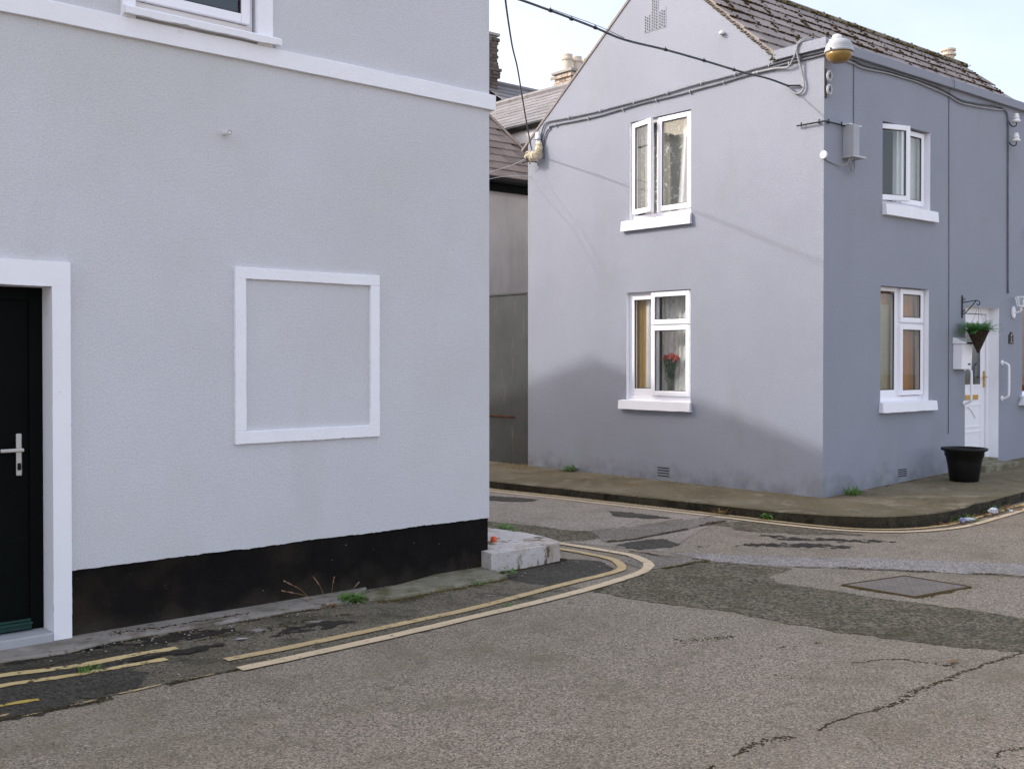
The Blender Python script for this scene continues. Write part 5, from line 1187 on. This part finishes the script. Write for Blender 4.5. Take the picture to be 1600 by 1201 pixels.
# wrapped joint
wj = root('wrapped_joint', (-.10, 4.73, 4.45), 'B', 'cream taped cable joint bundle at the rear corner of the gable', 'cable joint')
m_ = MB(); rg = random.Random(21)
path = smoothline([(-.14, 4.79, 4.56), (-.13, 4.74, 4.53), (-.11, 4.68, 4.525), (-.085, 4.635, 4.555), (-.07, 4.62, 4.62), (-.06, 4.625, 4.70)], 5)
for i, p in enumerate(path): p += Vector((rg.uniform(-.006, .006), rg.uniform(-.006, .006), rg.uniform(-.006, .006)))
rad = [.05, .055, .06, .062, .064, .066, .068, .068, .07, .07, .068, .066, .064, .062, .06, .058, .056, .055, .054, .053, .052, .05, .05, .05, .05, .05]
n_ = 10; vs = []
for i, p in enumerate(path):
    t = (path[min(i + 1, len(path) - 1)] - path[max(i - 1, 0)]).normalized(); a = t.cross(Vector((1, 0, .1))).normalized(); b_ = t.cross(a)
    rr = rad[i] * (1 + .16 * (-1) ** i * .5)
    vs += [p + (a * math.cos(q) + b_ * math.sin(q)) * rr * (1 + .12 * math.sin(3 * q + i)) for q in [2 * math.pi * j / n_ for j in range(n_)]]
m_.add(vs, [(i * n_ + j, i * n_ + (j + 1) % n_, (i + 1) * n_ + (j + 1) % n_, (i + 1) * n_ + j) for i in range(len(path) - 1) for j in range(n_)] + [tuple(range(n_)), tuple((len(path) - 1) * n_ + j for j in range(n_))])
m_.build('taped_bundle', 'wrap_cream', wj)
m_ = MB(); m_.tube([(-.055, 4.63, 4.68), (-.05, 4.655, 4.78), (-.045, 4.665, 4.87)], .045, 12, r1=.034); m_.build('white_sleeve', 'pipe_white', wj, smooth=True)
m_ = MB()
for (y, z) in ((4.633, 4.69), (4.648, 4.765)): m_.tube([(-.052 + .05 * math.cos(q), y + .05 * math.sin(q), z) for q in [i * .6283 for i in range(11)]], .005, 5)
m_.tube([(-.13 + .07 * math.cos(q), 4.745, 4.53 + .066 * math.sin(q)) for q in [i * .6283 for i in range(11)]], .006, 5)
m_.tube([(-.14, 4.90, 4.46), (-.12, 4.80, 4.475), (-.0, 4.74, 4.47)], .010, 6); m_.tube([(-.10, 4.78, 4.49), (-.10, 4.77, 4.43)], .008, 6); m_.build('straps', 'iron_black', wj)

# ------------------------------------------------------------------ houses behind
h1 = root('rear_outbuilding', (1.2, 7.0, 0.0), 'B', 'beige rendered outbuilding with brown slates and black gutter behind the steel gate', 'outbuilding')
X0, X1, EY, EZ, SL = -0.1, 2.39, 6.85, 4.62, 0.8
m_ = MB(); m_.box(X0 + .1, X1 - .05, 7.0, 11.5, -.05, 4.6); m_.build('wall', 'render_beige', h1)
m_ = MB(); m_.tube([(X0, 6.88, 4.60), (X1, 6.88, 4.60)], .06, 10); m_.build('gutter', 'plastic_black', h1)
m_ = MB(); m_.box(X0 + .02, X1 - .02, 6.93, 6.998, 4.42, 4.62); m_.build('fascia', 'door_black', h1)
m_ = MB(); yr, ye = 9.3, 11.7; zr = EZ + (yr - EY) * SL
m_.add([(X0, EY, EZ), (X1, EY, EZ), (X1, yr, zr), (X0, yr, zr), (X1, ye, EZ), (X0, ye, EZ)], [(0, 1, 2, 3), (3, 2, 4, 5)])
m_.add([(X0 + .1, 7.0, 4.6), (X0 + .1, 11.5, 4.6), (X0 + .1, yr, zr - .05)], [(0, 1, 2)]); m_.add([(X1 - .06, 7.0, 4.6), (X1 - .06, 11.5, 4.6), (X1 - .06, yr, zr - .05)], [(0, 1, 2)]); m_.open = True
r1 = m_.build('roof', 'slate_brown', h1)
Up1 = Vector((0, 1, SL)).normalized()
slates(r1, (X0 + .15, EY - .01, EZ + .004), (1, 0, 0), Up1, 8, 12, .285, .265, 'slate_brown', seed=5, th=.016, skip=lambda p: p.x > X1 - .1)
m_ = MB(); m_.tube([(X1, EY, EZ + .03), (X1, yr, zr + .03)], .03, 6); m_.build('verge', 'slate_brown', r1)
sg = root('steel_gate', (.03, 5.7, 0.1), 'B', 'tall rust streaked dark steel gate between the gable and the lane', 'gate')
m_ = MB(); m_.box(.03, .075, 4.995, 6.6, .07, 2.605); m_.build('leaf', 'steel_door', sg)
m_ = MB(); m_.box(.02, .09, 4.94, 4.992, .08, 2.63); m_.build('post', 'steel_door', sg)
m_ = MB(); m_.box(.015, .095, 4.993, 6.6, 2.6055, 2.63); m_.build('top_rail', 'steel_door', sg)
m_ = MB()
for i in range(40): m_.blob((.022, 5.27 + i * .02, .81 + .008 * math.sin(i * 2.1)), .016, .02, .016)
tag(m_.build('rusty_bar', 'rust', sg), kind='stuff')
m_ = MB(); m_.box(.0, .6, 6.61, 7.2, -.05, 2.7); tag(m_.build('gate_pier', 'render_beige', fr='B'), 'short rendered pier closing the far side of the steel gate', 'pier')

# R2: pale fascia house, eave along the gable direction
def bl(x, y, z=0.0):
    d = Vector((x, y, 0)) - B0; return Vector((d.dot(sB), d.dot(gB), z))
q0 = bl(-.12, 21.0)
h2 = root('rear_house', (q0.x, q0.y, 0.1), 'B', 'house with pale eaves, black gutter and grey slates behind the gable house', 'house')
x0 = q0.x; ya, yb = q0.y - 4.2, q0.y + 5.0
m_ = MB(); m_.box(x0 + .12, x0 + 3.2, ya, yb, 0, 5.72); m_.build('wall', 'white_far', h2)
m_ = MB(); m_.box(x0 - .02, x0 + .118, ya, yb, 5.66, 5.93); m_.build('fascia', 'white_far', h2)
m_ = MB(); m_.tube([(x0 - .06, ya, 5.95), (x0 - .06, yb, 5.95)], .065, 8); m_.build('gutter', 'plastic_black', h2)
m_ = MB(); RX, RZ = 1.55, 7.02
m_.add([(x0 - .05, ya, 5.97), (x0 - .05, yb, 5.97), (x0 + RX, yb, RZ), (x0 + RX, ya, RZ), (x0 + 3.2, yb, 5.97), (x0 + 3.2, ya, 5.97)], [(0, 1, 2, 3), (3, 2, 4, 5)]); m_.open = True
r2 = m_.build('roof', 'slate_far', h2)
Up2 = Vector((RX + .05, 0, RZ - 5.97)).normalized()
slates(r2, (x0 - .07, q0.y + 1.8, 5.975), (0, -1, 0), Up2, 9, 9, .42, .205, 'slate_far', seed=6)
m_ = MB(); m_.tube([(x0 + RX, ya, RZ + .04), (x0 + RX, yb, RZ + .04)], .07, 6); m_.build('ridge_capping', 'slate_far', r2)
# R3: farther roof with ridge along the street direction
q1 = bl(-.36, 25.0)
h3 = root('far_house', (q1.x, q1.y, 0.1), 'B', 'farthest slate roofed house with tall chimneys beyond the lane', 'house')
m_ = MB(); m_.box(q1.x - .3, q1.x + 7, q1.y - 2.6, q1.y + 3, 0, 6.1); m_.build('wall', 'render_beige', h3)
m_ = MB(); m_.add([(q1.x - .4, q1.y - 2.8, 5.9), (q1.x + 7, q1.y - 2.8, 5.9), (q1.x + 7, q1.y, 7.82), (q1.x - .4, q1.y, 7.82), (q1.x + 7, q1.y + 2.8, 5.9), (q1.x - .4, q1.y + 2.8, 5.9)], [(0, 1, 2, 3), (3, 2, 4, 5)]); m_.open = True
r3 = m_.build('roof', 'slate_far', h3)
slates(r3, (q1.x - .3, q1.y - 2.8, 5.91), (1, 0, 0), Vector((0, 2.8, 1.92)).normalized(), 7, 14, .42, .24, 'slate_far', seed=7)
m_ = MB(); m_.tube([(q1.x - .4, q1.y, 7.85), (q1.x + 7, q1.y, 7.85)], .075, 6); m_.build('ridge_capping', 'slate_far', r3)
def chimney(cx, cy, z0, zc, z1, w, m, label, pots, pw=.105, ph=.42):
    c = root('chimney', (cx, cy, z0), 'B', label, 'chimney')
    core = MB(); core.box(cx - w / 2 + .012, cx + w / 2 - .012, cy - .26, cy + .26, z0, z1); core.build('stack', 'mortar', c)
    bm_ = MB(); bm_.box(-.1, .1, -.012, .012, -.031, .031); b0 = bm_.build('brick', m, loc=(0, 0, 0)); me = b0.data; bpy.data.objects.remove(b0)
    rg_ = random.Random(int(cx * 10) + 3); z = z0; r_ = 0
    while z < z1 - .06:
        ext = .05 if abs(z - zc) < .09 else (.025 if abs(z - zc) < .18 else 0)
        if z > z1 - .16: ext = .04
        hw, hd = w / 2 + ext, .27 + ext
        for side in range(3):
            Lh = hw if side == 0 else hd
            nb = max(2, round(2 * Lh / .215)); step_ = 2 * Lh / nb
            for k in range(nb + (1 if r_ % 2 else 0)):
                t = -Lh + (k + .5 - (.5 if r_ % 2 else 0)) * step_
                t = min(max(t, -Lh + .07), Lh - .07)
                o = bpy.data.objects.new('brick', me); COL.objects.link(o); o.parent = c
                pos = Vector((cx + t, cy - hd, z + .035)) if side == 0 else (Vector((cx - hw, cy + t, z + .035)) if side == 1 else Vector((cx + hw, cy + t, z + .035)))
                pos.x += rg_.uniform(-.006, .006) if side else 0; pos.y += rg_.uniform(-.006, .006) if not side else 0
                o.location = pos - OFF[c.name]; o.rotation_euler.z = 0 if side == 0 else math.pi / 2
                o.scale = (min(1, step_ / .215) * rg_.uniform(.95, 1), 1, 1)
        z += .074; r_ += 1
    cp = MB(); cp.box(cx - w / 2 - .05, cx + w / 2 + .05, cy - .32, cy + .32, z1, z1 + .06); cp.build('cap', 'mortar', c, bevel=.01)
    for px in pots:
        p_ = MB(); p_.lathe([(pw * 1.05, z1 + .06), (pw, z1 + .12), (pw * .92, z1 + ph * .7), (pw * 1.1, z1 + ph * .72), (pw * 1.12, z1 + ph * .8), (pw * .95, z1 + ph * .83), (pw * .95, z1 + ph), (pw * .7, z1 + ph), (pw * .7, z1 + ph * .6)], (cx + px, cy, 0), 16)
        p_.build('chimney_pot', 'pot_cream', c, smooth=False)
    return c
chimney(q1.x - .44, q1.y - .05, 7.35, 7.98, 8.80, .42, 'brick_old', 'dark weathered brick chimney rising beside the near house edge', ())
q2 = bl(1.40, 24.2)
chimney(q2.x, q2.y, 6.6, 6.0, 7.82, .80, 'brick_pale', 'pale brick chimney with a row of cream pots behind the gable', (-.26, .02, .3), .115, .42)

# ------------------------------------------------------------------ weeds, litter
def tuft(name, p, n, h, spread, m, label, wd=.006, up=(.5, 1.4), bend=.5, cat='weed', seed=1, group=None):
    mb = MB(); rg_ = random.Random(seed)
    for i in range(n):
        a = rg_.uniform(0, 6.283); r_ = spread * math.sqrt(rg_.random()); q = Vector(p) + Vector((r_ * math.cos(a), r_ * math.sin(a), 0))
        b = rg_.uniform(0, 6.283); mb.blade(q, (math.cos(b), math.sin(b), 0), rg_.uniform(*up), h * rg_.uniform(.45, 1.1), wd * rg_.uniform(.6, 1.2), bend)
    mb.open = True
    return tag(mb.build(name, m, fr='W'), label, cat, group)
def leafy(name, p, n, r, m, label, seed=1, cat='weed'):
    mb = MB(); rg_ = random.Random(seed)
    for i in range(n):
        a = rg_.uniform(0, 6.283); q = Vector(p) + Vector((rg_.gauss(0, r * .45), rg_.gauss(0, r * .35), rg_.uniform(.004, r * .55)))
        mb.blade(q, (math.cos(a), math.sin(a), 0), rg_.uniform(-.1, .9), r * rg_.uniform(.35, .7), r * .17, .6, 3)
    mb.open = True
    return tag(mb.build(name, m, fr='W'), label, cat)
gp = fw('B', (.42, -.12, FP + .02))
tuft('grass_tuft', gp, 110, .16, .09, 'leaf_green', 'bright green grass tuft at the foot of the house corner', .005, seed=1, cat='grass tuft')
tuft('grass_tuft', fw('B', (.62, -.19, FP + .02)), 40, .06, .16, 'straw', 'flattened straw coloured grass trailing from the green tuft', .005, (.0, .6), seed=2, cat='grass tuft')
leafy('weed', fw('B', (-.08, 3.98, FP)), 60, .12, 'leaf_green', 'broad leaved green weed against the gable foot', 3)
for k, (v, u, n) in enumerate(((-.55, 3.95, 90), (-.62, 3.15, 45), (-.62, 2.25, 50))):
    tuft('dry_grass', fw('B', (v, u, .112)), n, .055, .20 if k == 0 else .12, 'straw', ('long', 'middle', 'short')[k] + ' patch of dry orange grass on the lane footpath' + (' nearest the steel door', ' between two others', ' in front of the gable window')[k], .006, (.0, .7), seed=10 + k, cat='dry grass')
tuft('dry_grass', fw('B', (-.28, 4.82, .112)), 70, .14, .18, 'straw', 'yellowed grass below the steel door', .005, (.3, 1.3), seed=14, cat='dry grass')
tuft('dry_grass', fw('B', (-1.16, .46, .02)), 45, .13, .10, 'straw', 'dry straw clump in the gutter below the kerb', .006, (.1, 1.0), seed=15, cat='dry grass')
leafy('weed', fw('B', (-1.13, -.10, .01)), 36, .10, 'leaf_green', 'green weed in the gutter where the kerb starts to curve', 16)
leafy('weed', (-.06, 9.93, .10), 60, .11, 'leaf_green', 'leafy weed growing behind the pale corner block', 17)
pw_ = (-1.27, 7.47, .02)
tuft('grass_tuft', (-1.12, 7.50, .012), 85, .10, .06, 'leaf_green', 'green clump of grass at the foot of the black plinth', .005, (.2, 1.2), seed=18, cat='grass tuft')
leafy('weed', (-1.08, 7.52, .012), 40, .09, 'leaf_green', 'low broad leaves mixed with the grass by the plinth', 19)
tuft('dry_grass', (-1.24, 7.40, .012), 60, .06, .07, 'dead_leaf', 'rusty dead foliage beside the green clump at the plinth', .007, (.0, .6), seed=20, cat='dry grass')
pls = root('seed_stems', (-1.30, 7.52, .02), 'W', 'tall dry seed stems leaning against the black plinth', 'weed')
m1, m2 = MB(), MB(); rg = random.Random(30)
for (x, y, dx, dy, h) in ((-1.36, 7.49, -.17, -.09, .15), (-1.34, 7.50, -.20, -.11, .085), (-1.28, 7.55, -.07, -.04, .155), (-1.24, 7.58, .02, .0, .14), (-1.12, 7.62, .06, .03, .09)):
    P = smoothline([(x, y, .02), (x + dx * .4, y + dy * .4, .02 + h * .55), (x + dx, y + dy, .02 + h)], 6); m1.tube(P, .0014, 4)
    for i in range(14):
        q = P[-1].lerp(P[len(P) // 2], rg.random() ** 1.5 * .8); m2.blob(q, .004, .004, .008, rg)
m1.build('stalks', 'straw', pls); m2.build('seed_heads', 'seed_brown', pls)
leafy('weed', (-.02, 8.36, .03), 26, .07, 'leaf_green', 'small weed at the foot of the pale corner block', 22)
tuft('grass_tuft', (-.22, 8.06, .012), 40, .05, .06, 'leaf_green', 'low grass in the joint of the mossy slab', .004, (.1, 1.0), seed=23, cat='grass tuft')
tuft('grass_tuft', (-2.24, 5.83, .012), 60, .05, .06, 'leaf_green', 'short grass sprouting between the old yellow lines', .004, (.2, 1.3), seed=24, cat='grass tuft')
tuft('grass_tuft', (-.03, 7.36, .012), 24, .04, .03, 'leaf_green', 'tiny grass sprig between the double lines', .004, (.2, 1.2), seed=25, cat='grass tuft')
gb = fw('B', (.25, -1.47, .01))
tuft('grass_tuft', gb, 130, .11, .20, 'leaf_green', 'grass growing in the gutter at the rounded kerb', .006, (.3, 1.4), seed=26, cat='grass tuft')
tuft('grass_tuft', fw('B', (.95, -1.44, .04)), 70, .12, .16, 'leaf_dark', 'darker grass along the kerb foot further up the street', .006, (.4, 1.4), seed=27, cat='grass tuft')
lm = MB(); rg = random.Random(33)
for i in range(170):
    v = rg.uniform(-.25, 1.5); q = fw('B', (v, -1.50 + rg.gauss(0, .07), ramp_v(v) + .012)); a = rg.uniform(0, 6.28)
    lm.blade(q, (math.cos(a), math.sin(a), 0), rg.uniform(-.05, .5), rg.uniform(.03, .08), rg.uniform(.010, .02), .3, 3)
for i in range(40):
    t = rg.random(); q = Vector((-2.6 + 1.6 * t + rg.gauss(0, .07), 6.12 + 1.38 * t + rg.gauss(0, .07), .03)); a = rg.uniform(0, 6.28)
    lm.blade(q, (math.cos(a), math.sin(a), 0), rg.uniform(-.05, .3), rg.uniform(.015, .04), rg.uniform(.005, .010), .3, 3)
lm.open = True
tag(lm.build('leaf_litter', 'dead_leaf', fr='W', loc=(0, 0, 0)), kind='stuff')
def crumple(name, p, rx, ry, rz, m, label, seed):
    mb = MB(); rg_ = random.Random(seed); n = 12; k = 7; vs = []
    for i in range(k):
        th = math.pi * i / (k - 1)
        for j in range(n):
            a = 2 * math.pi * j / n; d = Vector((math.cos(a) * math.sin(th), math.sin(a) * math.sin(th), math.cos(th)))
            f = 1 + .55 * noise.noise(d * 2.2 + Vector((seed * 3.7, 0, 0)))
            vs.append(Vector(p) + Vector((d.x * rx * f, d.y * ry * f, rz + d.z * rz * f * .95)))
    mb.add(vs, [(i * n + j, i * n + (j + 1) % n, (i + 1) * n + (j + 1) % n, (i + 1) * n + j) for i in range(k - 1) for j in range(n)])
    return tag(mb.build(name, m, fr='W'), label, 'litter')
crumple('plastic_litter', fw('B', (.80, -1.53, .03)), .055, .045, .036, 'litter_film', 'crumpled clear plastic wrapper in the gutter', 3)
crumple('plastic_litter', fw('B', (.22, -1.56, .012)), .075, .032, .022, 'litter_film', 'flattened pale plastic bottle by the rounded kerb', 4)
crumple('plastic_litter', fw('B', (.09, -1.57, .012)), .035, .03, .028, 'litter_blue', 'blue cap end of the flattened bottle', 5)
crumple('plastic_litter', fw('B', (1.0, -1.63, .04)), .02, .02, .018, 'litter_film', 'small white scrap at the gutter edge', 6)
m_ = MB(); m_.lathe([(.026, 0), (.028, .016), (.02, .042), (.001, .044)], (-.150, 9.10, .155), 10); tag(m_.build('plastic_cup', 'orange_plastic', fr='W'), 'small orange plastic cap on the concrete corner block', 'litter')
for i, (x, y) in enumerate(((2.38, 6.0), (-1.62, 6.48))):
    m_ = MB(); m_.blade((x, y, .012), (1, .4, 0), .1, .07, .02, .2, 4); m_.open = True
    tag(m_.build('fallen_leaf', 'dead_leaf' if i == 0 else 'litter_film', fr='W'), ('single brown leaf lying on the dark asphalt', 'white paper scrap lying near the start of the double lines')[i], 'litter')
